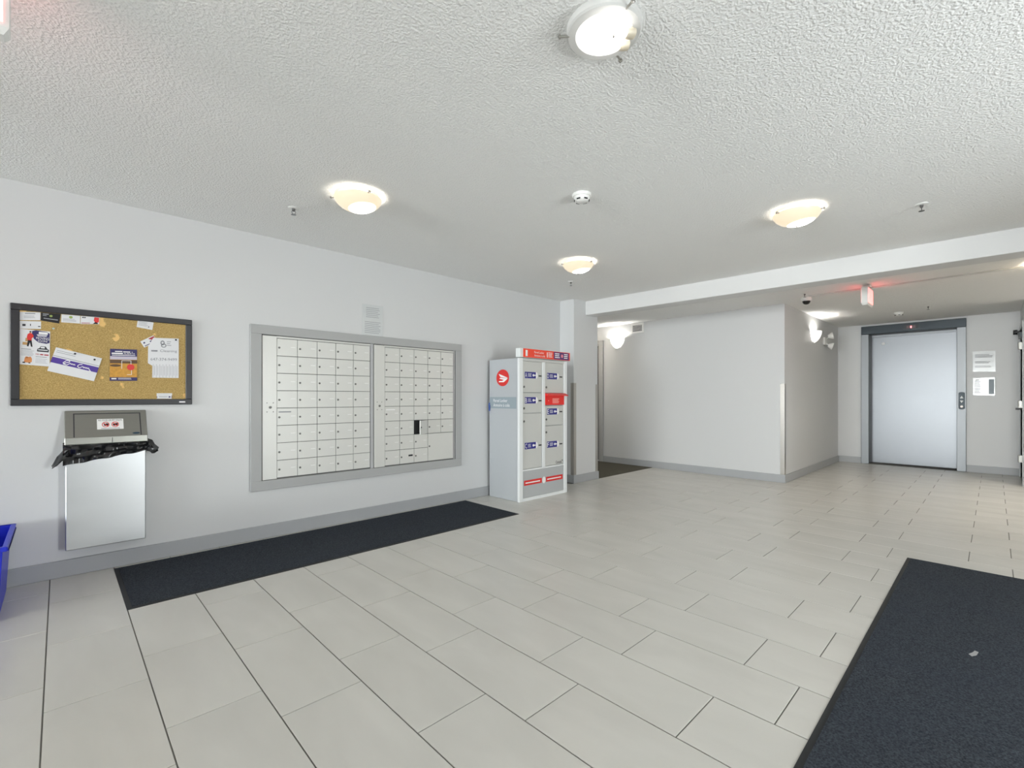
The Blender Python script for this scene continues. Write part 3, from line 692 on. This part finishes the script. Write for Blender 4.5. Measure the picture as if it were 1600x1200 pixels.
# elevator call station
r = thing('call_station', 'dark oval elevator call panel with arrow buttons on the right jamb', 'call panel', (XE-.03, .349, .955))
cp = MB(); ycs = .349; pts = []
for i in range(8): a = math.pi*i/7; pts.append((XE-.031, ycs+.036*math.cos(a), 1.215+.02*math.sin(a)))
for i in range(8): a = math.pi+math.pi*i/7; pts.append((XE-.031, ycs+.036*math.cos(a), .985+.02*math.sin(a)))
cp.prism(pts, (-.014, 0, 0)).build('panel', M['steel_dark'], r, bevel=.003)
for z, up in ((1.155, 1), (1.085, -1)):
    MB().prism([(XE-.0455, ycs-.02, z-up*.018), (XE-.0455, ycs+.02, z-up*.018), (XE-.0455, ycs, z+up*.022)], (-.003, 0, 0)).build('arrow_button', M['whiteflat'], r)
MB().lathe([(.016, 0), (.016, .004), (.012, .006), (0, .006)], (XE-.0455, ycs, 1.01), 16, (-1,0,0)).build('lit_button', M['buttonlit'], r, smooth=True)

# ------------------------------------------------------------------ notice board and what is pinned to it
bd = thing('notice_board', 'cork notice board in a charcoal frame on the left wall', 'notice board', (.245, YA, 1.098))
bx0, bx1, bz0, bz1 = -.215, .705, 1.098, 1.722; fw = .040
for (a0, a1, z0, z1) in ((bx0, bx1, bz1-fw, bz1), (bx0, bx1, bz0, bz0+fw)):
    MB().box(a0, YA-.022, z0, a1, YA, z1).build('frame_rail', M['frame'], bd, bevel=.003)
for (a0, a1) in ((bx0, bx0+fw), (bx1-fw, bx1)):
    MB().box(a0, YA-.022, bz0+fw, a1, YA, bz1-fw).build('frame_rail', M['frame'], bd, bevel=.003)
MB().box(bx0+fw, YA-.012, bz0+fw, bx1-fw, YA-.001, bz1-fw).build('cork', M['cork'], bd)
qb = wq([(280, 627), (289.5, 627), (289.5, 629), (280, 629)], P=YA-.022); qb.rect(MB(), 0, 0, 1, 1, .0008).build('maker_plate', M['whiteflat'], bd)
PB = YA-.0125
z8 = lambda u, v: (10+u/8, 470+v/8)
z75 = lambda u, v: (150+u/7.5, 480+v/7.5)
def note(label, pts, m, cat='card', tr_=z8, lift=0, poly=None, name='pinned_card'):
    q = Quad(*[wy(*tr_(*p), PB-lift) for p in pts]); return q, sheet(name, label, q, m, cat, poly=poly)
q, o = note('white card in the top left corner of the notice board', [(167,137),(425,145),(423,243),(167,241)], M['paper'])
mb = MB(); q.rect(mb, .25, .12, .75, .24); q.lines(mb, .2, .45, .8, .8, 3, .3); mb.build('lettering', M['inkgrey'], o)
q, o = note('white card with a small dark square directly above the moving flyer', [(167,250),(433,258),(432,352),(167,348)], M['paper'])
mb = MB(); q.rect(mb, .12, .38, .27, .66); q.rect(mb, .48, .35, .52, .62); q.rect(mb, .86, .62, .97, .74); mb.build('lettering', M['inkdark'], o)
q, o = note('dark business card at the top of the notice board', [(430,145),(680,165),(660,285),(428,245)], M['ink'])
mb = MB(); q.rect(mb, .1, .1, .4, .22); q.rect(mb, .1, .3, .3, .38); q.rect(mb, .15, .62, .9, .72); mb.build('lettering', M['inkgrey'], o)
mb = MB(); q.blob(mb, .52, .32, .08, .12); mb.build('emblem', M['green'], o)
q, o = note('white card with a faint green mark along the top of the board', [(688,168),(922,188),(920,285),(685,268)], M['paper'])
mb = MB(); q.blob(mb, .5, .28, .1, .16); mb.build('emblem', M['green'], o); mb = MB(); q.lines(mb, .08, .5, .8, .9, 3, .3); mb.build('lettering', M['inkgrey'], o)
q, o = note('white card with a red patch at its right end, top of the board', [(930,190),(1165,205),(1158,292),(926,290)], M['paper'])
mb = MB(); q.path(mb, [(.72,.05),(.98,.08),(.98,.72),(.8,.9),(.7,.5)]); mb.build('red_patch', M['red'], o)
mb = MB(); q.rect(mb, .08, .1, .16, .24); q.rect(mb, .18, .1, .26, .24); q.path(mb, [(.66,.98),(.78,.72),(.9,.8),(.95,.98)]); mb.build('dark_marks', M['ink'], o)
mb = MB(); q.rect(mb, .05, .84, .5, .92); mb.build('red_line', M['redink'], o)

q, o = note('moving company flyer with a person in red on the left of the board', [(168,350),(548,385),(540,822),(132,790)], M['paper'], 'flyer', name='pinned_flyer', lift=.001)
mb = MB(); q.path(mb, [(.40,.03),(.52,.0),(.9,.02),(.985,.07),(.985,.33),(.88,.36),(.62,.34),(.47,.25),(.40,.12)]); mb.build('blue_swoosh', M['navy'], o)
mb = MB()
q.rect(mb, .62, .035, .92, .10, .0018); q.rect(mb, .56, .115, .90, .135, .0018); q.rect(mb, .58, .15, .88, .165, .0018)
text(mb, q, 'MOVING', .54, .185, .97, .255, .0018); text(mb, q, 'SOON?', .60, .265, .92, .325, .0018); mb.build('lettering', M['whiteflat'], o)
mb = MB(); q.path(mb, [(.26,.13),(.33,.09),(.40,.10),(.46,.17),(.44,.21),(.40,.24),(.40,.30),(.27,.30),(.24,.22)], .002); mb.build('red_jacket', M['red'], o)
mb = MB(); q.path(mb, [(.28,.30),(.40,.30),(.44,.48),(.39,.48),(.35,.36),(.31,.48),(.26,.47)], .002); q.blob(mb, .345, .055, .035, .018, .0021); mb.build('dark_trousers', M['ink'], o)
mb = MB(); q.blob(mb, .345, .075, .03, .03, .0019); mb.build('face', mat('skin_print', (205, 160, 130), .6), o)
mb = MB(); q.rect(mb, .20, .24, .30, .34, .0016); q.rect(mb, .12, .36, .28, .44, .0016); mb.build('cartons', M['carton'], o)
mb = MB(); q.path(mb, [(.58,.58),(.60,.52),(.66,.50),(.70,.44),(.86,.44),(.92,.51),(.97,.53),(.96,.60),(.60,.60)]); mb.build('van', M['inkdark'], o)
mb = MB(); q.rect(mb, .70, .455, .83, .50, .0018); q.rect(mb, .62, .535, .93, .56, .0018); mb.build('van_windows', M['paper'], o)
mb = MB(); q.rect(mb, .09, .545, .40, .565); q.lines(mb, .09, .59, .52, .76, 5, .28); q.lines(mb, .55, .74, .95, .78, 1, .4); q.lines(mb, .55, .80, .95, .95, 4, .2); mb.build('small_print', M['inkgrey'], o)
mb = MB(); text(mb, q, '780', .54, .655, .66, .70, .0016); q.rect(mb, .69, .662, .79, .695, .0016); q.rect(mb, .82, .665, .96, .698, .0016); mb.build('red_number', M['redink'], o)
mb = MB(); q.path(mb, [(.22,.80),(.40,.76),(.44,.82),(.44,.91),(.36,.94),(.20,.93)]); q.blob(mb, .28, .785, .05, .02); mb.build('orange_picture', M['orange'], o)
mb = MB(); q.rect(mb, .16, .92, .24, .955, .0016); q.rect(mb, .34, .93, .40, .955, .0016); mb.build('dark_marks', M['inkdark'], o)

q, o = note('large tilted white card with a purple band and white script', [(620,580),(1195,720),(1095,1005),(510,875)], M['paper'], 'flyer', name='pinned_flyer', lift=.0025)
mb = MB(); q.rect(mb, .0, .40, 1.0, .63); mb.build('purple_band', M['purple'], o)
mb = MB(); q.rect(mb, .0, .33, 1.0, .352); q.lines(mb, .04, .1, .5, .24, 2, .25); mb.build('grey_line', M['inkgrey'], o)
mb = MB()                                   # handwriting stroke
def stroke(mb, q, pts, wdt, off=.002):
    for (u0, v0), (u1, v1) in zip(pts, pts[1:]):
        du, dv = u1-u0, v1-v0; l = math.hypot(du, dv) or 1; nu, nv = -dv/l*wdt*.5, du/l*wdt
        mb.poly([q.pt(u0+nu, v0+nv, off), q.pt(u1+nu, v1+nv, off), q.pt(u1-nu, v1-nv, off), q.pt(u0-nu, v0-nv, off)])
pts = [(.24,.55),(.30,.42),(.36,.40),(.37,.46),(.30,.52),(.25,.58),(.33,.60),(.38,.52)]
pts += [(.38+.02*i, .545-(.05 if i % 2 else 0)) for i in range(1, 7)]; stroke(mb, q, pts, .016)
pts = [(.64,.44),(.58,.46),(.55,.55),(.60,.60),(.65,.53)]; pts += [(.65+.02*i, .57-(.06 if i % 2 else 0)) for i in range(1, 9)]; pts += [(.86,.64),(.82,.66)]
stroke(mb, q, pts, .016); mb.build('script', M['whiteflat'], o)
def pin(label, u, v, tr_, m):
    c = wy(*tr_(u, v), PB-.004); o = MB().lathe([(.0045, -.004), (.0045, .002), (.006, .004), (.006, .006), (0, .007)], c, 10, (0,-1,0)).build('push_pin', m, smooth=True); tag(o, label, 'push pin')
pin('push pin at the upper middle of the purple band card', 858, 662, z8, M['inkdark'])
pin('dark push pin at the right end of the purple band card', 1102, 735, z8, M['ink'])
pin('clear green push pin in the cork below the dark business card', 588, 348, z8, mat('clear_pin', (190, 205, 195), .2))

q, o = note('brochure with violet header and a food picture in the middle', [(165,487),(480,497),(482,862),(160,862)], M['navy'], 'brochure', z75, name='pinned_brochure', lift=.002)
mb = MB(); q.rect(mb, .18, .062, .45, .092); q.rect(mb, .48, .070, .74, .100); q.rect(mb, .80, .078, .83, .096); q.rect(mb, .06, .118, .47, .160); text(mb, q, 'ALBERTA', .50, .118, .92, .165); q.rect(mb, .07, .185, .93, .205); q.rect(mb, .06, .915, .24, .955); q.lines(mb, .30, .915, .9, .97, 2, .4); mb.build('lettering', M['whiteflat'], o)
mb = MB(); q.rect(mb, .0, .23, 1, .33); mb.build('pale_band', mat('pale_band', (196, 190, 206), .5), o)
mb = MB(); q.rect(mb, .0, .33, 1, .89); mb.build('food_picture', M['yellow'], o)
mb = MB(); q.rect(mb, .0, .34, 1, .45, .0016); q.blob(mb, .2, .52, .2, .04, .0016); mb.build('dark_picture', mat('dark_brown_print', (96, 72, 50), .6), o)  # dark brown part of the printed food picture
mb = MB(); q.blob(mb, .76, .57, .14, .10, .0019); mb.build('red_picture', M['red'], o)
mb = MB()
for (a, b, c_2, d2) in ((.42,.36,.78,.372), (.42,.36,.44,.62), (.76,.36,.78,.48), (.62,.80,.80,.812), (.78,.66,.80,.81)): q.rect(mb, a, b, c_2, d2, .0022)
mb.build('white_outline', M['whiteflat'], o)

q, o = note('white cleaning service sheet with tear-off tabs on the right', [(612,357),(970,368),(968,830),(606,825)], M['paper'], 'flyer', z75, name='pinned_flyer', lift=.0015,
            poly=[(.16,.0),(1,0),(1,1),(.14,1),(.14,.70),(.0,.64),(.0,.22)])
mb = MB(); q.blob(mb, .46, .12, .07, .06, ring=.5); q.blob(mb, .5, .19, .09, .05, ring=.6); q.lines(mb, .6, .08, .75, .22, 3, .3); mb.build('emblem', M['inkgrey'], o)
mb = MB(); q.rect(mb, .10, .305, .30, .345); text(mb, q, 'Cleaning', .38, .29, .94, .37); mb.build('lettering', M['inkgrey'], o)
mb = MB(); text(mb, q, '647-374-9499', .08, .50, .94, .57); mb.build('phone_number', M['inkgrey'], o)
mb = MB()
for i in range(8): u = .16+i*.105; q.rect(mb, u, .66, u+.012, .995); q.rect(mb, u+.045, .70, u+.06, .94)
mb.build('tear_lines', mat('pale_ink', (186, 188, 192), .7), o)
pin('black push pin at the top right of the cleaning sheet', 936, 384, z75, M['ink'])
q, o = note('small white card tilted near the top right of the board', [(490,143),(675,180),(660,268),(475,232)], M['paper'], tr_=z75)
mb = MB(); q.lines(mb, .1, .2, .7, .8, 4, .25); q.rect(mb, .7, .6, .78, .8); mb.build('lettering', M['inkgrey'], o)
q, o = note('small card with red and blue print tucked beside the cleaning sheet', [(518,402),(672,330),(722,400),(565,474)], M['paper'], tr_=z75)
mb = MB(); q.path(mb, [(.55,.12),(.98,.1),(.98,.5),(.8,.6)]); mb.build('red_patch', M['redink'], o); mb = MB(); q.rect(mb, .55, .5, .85, .68, .0016); q.rect(mb, .12, .3, .24, .5); q.rect(mb, .1, .8, .8, .9); mb.build('dark_marks', M['navy'], o)
q, o = note('small white card at the bottom right edge of the board', [(710,1008),(892,1008),(888,1072),(712,1072)], M['paper'], tr_=z75)
mb = MB(); q.rect(mb, .0, .55, .03, .9); q.rect(mb, .97, .45, 1, .9); q.rect(mb, .78, .55, .9, .8); mb.build('dark_marks', M['navy'], o); mb = MB(); q.rect(mb, .15, .6, .7, .7); mb.build('lettering', M['inkgrey'], o)

# ------------------------------------------------------------------ wall waste bin
r = thing('waste_bin', 'wall-mounted stainless waste bin with sloped hood below the notice board', 'waste bin', (.225, 4.1, .185))
wx0, wx1 = .026, .424; yf = 4.045
MB().box(wx0, yf, .185, wx1, YA, .84).build('body', M['binsteel'], r, bevel=.004)
hb = [(YA, 1.062), (4.118, 1.062), (4.015, .893), (4.010, .852), (4.03, .846), (YA, .846)]
hood = MB().prism([(wx0-.004, y_, z_) for y_, z_ in hb], (wx1-wx0+.012, 0, 0)).build('hood', M['hood'], r, bevel=.003)
sl0, sl1 = Vector((0, 4.118, 1.062)), Vector((0, 4.015, .893))
def hp(x, t): p = sl0.lerp(sl1, t); return Vector((x, p.y, p.z))
qh = Quad(hp(wx0, 0), hp(wx1+.004, 0), hp(wx1+.004, 1), hp(wx0, 1))
mb = MB()
for (u0, v0_, u1, v1_) in ((.09,.10,.93,.13), (.09,.13,.105,.98), (.915,.13,.93,.98)): qh.rect(mb, u0, v0_, u1, v1_, .0008)
mb.build('flap_seam', M['inkdark'], hood)
qf = Quad((wx0, 4.0125, .888), (wx1+.004, 4.0125, .888), (wx1+.004, 4.0095, .855), (wx0, 4.0095, .855))
qf.rect(MB(), .55, .0, .557, 1, .002).build('lip_seam', M['inkdark'], hood)
st = qh.rect(MB(), .37, .33, .70, .72, .0012).build('sticker', M['whiteflat'], hood)
qs = Quad(qh.pt(.37, .33, .0012), qh.pt(.70, .33, .0012), qh.pt(.70, .72, .0012), qh.pt(.37, .72, .0012))
mb = MB(); text(mb, qs, 'NO FOOD OR PET WASTE', .05, .06, .95, .2, .0008); qs.path(mb, [(.24,.5),(.38,.42),(.44,.5),(.40,.68),(.28,.66)], .0008); qs.path(mb, [(.58,.52),(.66,.44),(.78,.42),(.78,.62),(.62,.68)], .0008); qs.rect(mb, .15, .90, .85, .93, .0008); mb.build('lettering', M['ink'], st)
mb = MB()
for uc in (.32, .68):
    qs.blob(mb, uc, .55, .14, .26, .0014, 24, .80); qs.path(mb, [(uc-.11,.36),(uc-.08,.34),(uc+.11,.74),(uc+.08,.76)], .0014)
mb.build('red_rings', M['red'], st)
qh.blob(MB(), .86, .90, .05, .035, .0012).build('maker_badge', mat('teal_badge', (40, 66, 84), .4), hood)
# bag: a crumpled skirt between hood and body with tufts at both sides
random.seed(11)
mb = MB(); nu, nv = 72, 9; base = 0
def bagp(u, v):
    # path round the body: left side, front, right side
    zlow = .725+.075*u if 0 <= u <= 1 else .74
    top = .866; low = .722+(.79-.722)*u
    x = wx0-.012+(wx1-wx0+.024)*u
    z = top+(low-top)*v
    out = .014+.004*math.sin(u*46+v*3)+.005*math.sin(u*17-v*7+1)+.010*math.sin(v*math.pi)*(1+.9*math.sin(v*19+u*7+.5*math.sin(u*14)))
    return Vector((x, yf-out-.006*v, z+.003*math.sin(u*21)))
for i in range(nu+1):
    for j in range(nv+1): mb.v.append(bagp(i/nu, j/nv))
for i in range(nu):
    for j in range(nv): a = i*(nv+1)+j; mb.f.append([a, a+nv+1, a+nv+2, a+1])
mb.build('bag_skirt', M['bag'], r, smooth=True)
def tuft(pts, rad, name):
    mb = MB(); seg = 14
    for k_, (p, rr) in enumerate(zip(pts, rad)):
        for i in range(seg):
            a = 2*math.pi*i/seg; w_ = rr*(1+.28*math.sin(a*4+k_*1.3)+.15*math.sin(a*7-k_))
            mb.v.append(Vector(p)+Vector((w_*math.cos(a)*.8, w_*math.sin(a)*.9, w_*math.sin(a+1)*.8)))
    for k_ in range(len(pts)-1):
        for i in range(seg): j = (i+1) % seg; mb.f.append([k_*seg+i, k_*seg+j, (k_+1)*seg+j, (k_+1)*seg+i])
    mb.f.append(list(range(seg))); mb.f.append([(len(pts)-1)*seg+i for i in range(seg)])
    mb.build(name, M['bag'], r, smooth=True)
tuft([(.05, 4.06, .852), (.028, 4.05, .815), (.008, 4.045, .775), (-.012, 4.045, .74), (-.022, 4.05, .722)], [.018, .036, .034, .028, .014], 'bag_fold')
tuft([(.415, 4.06, .852), (.437, 4.05, .832), (.455, 4.045, .806), (.472, 4.045, .79), (.482, 4.05, .778)], [.018, .028, .026, .026, .016], 'bag_fold')

# ------------------------------------------------------------------ blue recycling bin at the left edge
bxr, byb = -.205, 4.075
r = thing('recycling_bin', 'blue plastic recycling box on the floor at the left edge', 'recycling box', (-.45, 3.75, 0))
def loop(x0, x1, y0, y1, z): return [Vector((x0, y0, z)), Vector((x1, y0, z)), Vector((x1, y1, z)), Vector((x0, y1, z))]
def shell(name, lo, hi, th, m, par):
    mb = MB(); o1 = loop(*lo); o2 = loop(*hi)
    i1 = loop(lo[0]+th, lo[1]-th, lo[2]+th, lo[3]-th, lo[4]+th); i2 = loop(hi[0]+th, hi[1]-th, hi[2]+th, hi[3]-th, hi[4])
    mb.v = o1+o2+i1+i2
    mb.f = [[3,2,1,0], [8,9,10,11]]
    for i in range(4):
        j = (i+1) % 4; mb.f += [[i,j,4+j,4+i], [8+j,8+i,12+i,12+j], [4+i,4+j,12+j,12+i]]
    return mb.build(name, m, par, bevel=.006, seg=2)
shell('box_body', (-.66, -.228, 3.55, 4.08, 0), (-.70, -.207, 3.51, 4.09, .385), .004, M['blue'], r)
rim = MB()
for (x0, x1, y0, y1) in ((-.72, -.190, 3.49, 3.51), (-.72, -.190, 4.09, 4.108), (-.72, -.70, 3.51, 4.09), (-.210, -.190, 3.51, 4.09)): rim.box(x0, y0, .365, x1, y1, .39)
rim.build('rim', M['blue'], r, bevel=.004)

# ------------------------------------------------------------------ parcel locker
lx0, lx1, ly0, ly1, lzt = 3.605, 4.425, 3.605, 4.105, 1.585
pl = thing('parcel_locker', 'free-standing pale parcel locker with red header beside the mailboxes', 'parcel locker', ((lx0+lx1)/2, (ly0+ly1)/2, 0))
MB().box(lx0+.004, ly0+.03, 0, lx1-.004, ly1, lzt).build('cabinet', M['lockerbody'], pl, bevel=.004)
for a0, a1 in ((lx0, lx0+.058), (lx1-.056, lx1)): MB().box(a0, ly0, 0, a1, ly0+.034, lzt).build('corner_post', M['lockerframe'], pl, bevel=.004)
MB().box(3.984, ly0+.002, .35, 4.030, ly0+.034, lzt-.03).build('centre_post', M['lockerframe'], pl, bevel=.003)
MB().box(lx0+.058, ly0+.004, .335, lx1-.056, ly0+.034, .352).build('cross_rail', M['lockerframe'], pl)
MB().box(lx0+.058, ly0+.004, lzt-.03, lx1-.056, ly0+.034, lzt).build('top_rail', M['lockerdoor'], pl)
MB().box(lx0+.058, ly0+.008, .035, lx1-.056, ly0+.034, .334).build('lower_panel', M['lockerlow'], pl, bevel=.002)
MB().box(lx0+.058, ly0+.004, 0.0, lx1-.056, ly0+.034, .034).build('plinth_rail', M['lockerframe'], pl)
# header sign
hz0, hz1 = 1.592, 1.692
hdr = MB().box(lx0+.0, ly0-.012, hz0, lx1+.036, ly0+.06, hz1).build('header', M['lockerframe'], pl, bevel=.004)
q = Quad((lx0+.045, ly0-.013, hz1-.002), (lx1+.036, ly0-.013, hz1-.002), (lx1+.036, ly0-.013, hz0+.002), (lx0+.045, ly0-.013, hz0+.002))
q.rect(MB(), 0, 0, 1, 1, .0005).build('red_face', M['headred'], hdr)
q.rect(MB(), .63, .06, .975, .94, .0012).build('violet_face', M['headpurple'], hdr)
mb = MB(); text(mb, q, '1', .045, .16, .085, .86, .002); text(mb, q, 'Parcel Locker', .22, .2, .42, .45, .002); text(mb, q, 'Armoire à colis', .22, .56, .44, .84, .002)
q.rect(mb, .48, .2, .495, .82, .002); q.lines(mb, .51, .2, .61, .86, 4, .4, .002)
q.lines(mb, .655, .2, .77, .88, 3, .5, .002); q.lines(mb, .86, .2, .96, .88, 3, .5, .002); mb.build('lettering', M['whiteflat'], hdr)
mb = MB(); q.blob(mb, .815, .5, .026, .22, .002); mb.build('emblem', mat('pink_emblem', (222, 130, 150), .5), hdr)
# doors
cols = ((3.663, 3.982), (4.032, 4.367))
def ldoor(c, z0, z1, letter, zl, zk):
    x0, x1 = cols[c]; d_ = MB().box(x0+.003, ly0+.010, z0+.003, x1-.003, ly0+.032, z1-.003).build('locker_door', M['lockerdoor'], pl, bevel=.002)
    yk = ly0+.010
    MB().lathe([(.013, 0), (.013, .004), (.009, .008), (.003, .008), (.003, .004), (0, .004)], (x0+.024, yk, zk), 14, (0,-1,0)).build('lock', M['lock'], d_, smooth=True)
    ql = Quad((x0+.035, yk, zl+.036), (x0+.245, yk, zl+.036), (x0+.245, yk, zl-.036), (x0+.035, yk, zl-.036))
    lb = MB(); ql.rect(lb, 0, 0, .86, 1, .0008); lb = lb.build('label', M['labelblue'], d_)
    mb = MB(); ql.path(mb, [(.86,0),(.93,.0),(1,.25),(1,.75),(.93,1),(.86,1)], .0008); text(mb, ql, letter, .03, .14, .17, .86, .0016); ql.lines(mb, .24, .25, .52, .85, 3, .35, .0016)
    ql.path(mb, [(.60,.38),(.70,.28),(.72,.42),(.84,.42),(.84,.58),(.72,.58),(.70,.72),(.60,.62)], .0016); mb.build('lettering', M['whiteflat'], lb)
    MB().box(x0+.262, yk-.004, zl-.012, x0+.308, yk, zl+.002).build('key_slot', M['ink'], d_)
ldoor(0, 1.203, 1.556, 'A', 1.40, 1.268)
ldoor(0, .974, 1.203, 'B', 1.118, 1.03)
ldoor(0, .352, .974, 'C', .61, .885)
ldoor(1, 1.203, 1.556, 'D', 1.40, 1.268)
ldoor(1, .822, 1.055, 'E', .985, .895)
ldoor(1, .352, .822, 'F', .60, .745)
# red letter slot
x0, x1 = cols[1]
sl = MB().box(x0+.002, ly0-.004, 1.062, x1-.002, ly0+.034, 1.196).build('letter_slot', M['slotred'], pl, bevel=.003)
MB().hull8([(x0-.004, ly0-.05, 1.168), (x1+.02, ly0-.05, 1.168), (x1+.02, ly0, 1.172), (x0-.004, ly0, 1.172)], [(x0-.004, ly0-.05, 1.176), (x1+.02, ly0-.05, 1.176), (x1+.02, ly0, 1.200), (x0-.004, ly0, 1.200)]).build('slot_hood', M['slotred'], sl)
q = Quad((x0, ly0-.004, 1.16), (x1, ly0-.004, 1.16), (x1, ly0-.004, 1.065), (x0, ly0-.004, 1.065))
mb = MB(); q.lines(mb, .35, .25, .75, .9, 4, .45, .0012); q.rect(mb, .13, .45, .16, .55, .0012); mb.build('lettering', mat('pink_print', (246, 190, 180), .5), sl)
# lower red strips, emblem, small word mark
q = Quad((3.663, ly0+.007, .334), (4.367, ly0+.007, .334), (4.367, ly0+.007, .036), (3.663, ly0+.007, .036))
st = MB(); q.rect(st, .03, .355, .445, .545, .0008); q.rect(st, .545, .355, .97, .545, .0008); st = st.build('red_strip', M['red'], pl)
mb = MB(); q.lines(mb, .06, .43, .41, .52, 1, .5, .0016, .05); q.lines(mb, .575, .43, .94, .52, 1, .5, .0016, .05); q.blob(mb, .495, .45, .04, .13, .0012); mb.build('lettering', M['whiteflat'], st)
q2 = Quad((4.22, ly0+.0095, .40), (4.35, ly0+.0095, .40), (4.35, ly0+.0095, .365), (4.22, ly0+.0095, .365))
mb = MB(); text(mb, q2, 'Canada', 0, 0, .85, 1, .0005); q2.rect(mb, .88, -.1, 1.0, .3, .0005); mb.build('word_mark', M['inkdark'], pl)
# side: ellipse emblem, band, lettering, thin panel edges
qs_ = Quad((lx0+.003, 4.10, 1.58), (lx0+.003, 3.64, 1.58), (lx0+.003, 3.64, 0.0), (lx0+.003, 4.10, 0.0))
zv = lambda z: (1.58-z)/1.58
uy = lambda y: (4.10-y)/.46
em = qs_.blob(MB(), uy(3.875), zv(1.372), .105/.46, .095/1.58, .0012, 32).build('red_ellipse', M['red'], pl)
def ep(a, b): return (uy(3.875)+a*.105/.46, zv(1.372)-b*.095/1.58)
mb = MB(); qs_.path(mb, [ep(*p) for p in ((-.62,.52),(-.50,.46),(.72,.02),(.80,-.05),(.25,.0),(-.35,.12),(-.5,.3))], .002)
qs_.path(mb, [ep(*p) for p in ((.80,-.08),(.60,-.25),(.18,-.52),(-.62,-.50),(-.55,-.38),(-.05,-.36),(.18,-.25),(-.50,-.10),(-.40,.02),(.25,-.04))], .002)
mb.build('white_wing', M['whiteflat'], em)
bn_ = qs_.rect(MB(), uy(4.095), zv(1.155), uy(3.655), zv(1.025), .0012).build('grey_band', M['band'], pl)
mb = MB(); text(mb, qs_, 'Parcel Locker', .15, zv(1.132), .66, zv(1.098), .002); text(mb, qs_, 'Armoire à colis', .15, zv(1.080), .74, zv(1.045), .002); mb.build('lettering', M['whiteflat'], bn_)
tg = MB().tube([(lx0-.004, 4.095, 1.085), (lx0-.014, 4.09, 1.07), (lx0-.016, 4.085, 1.03), (lx0-.010, 4.088, .995), (lx0-.006, 4.092, 1.02), (lx0-.006, 4.094, 1.06)], .006, 8).build('strap', M['bluetag'], pl)
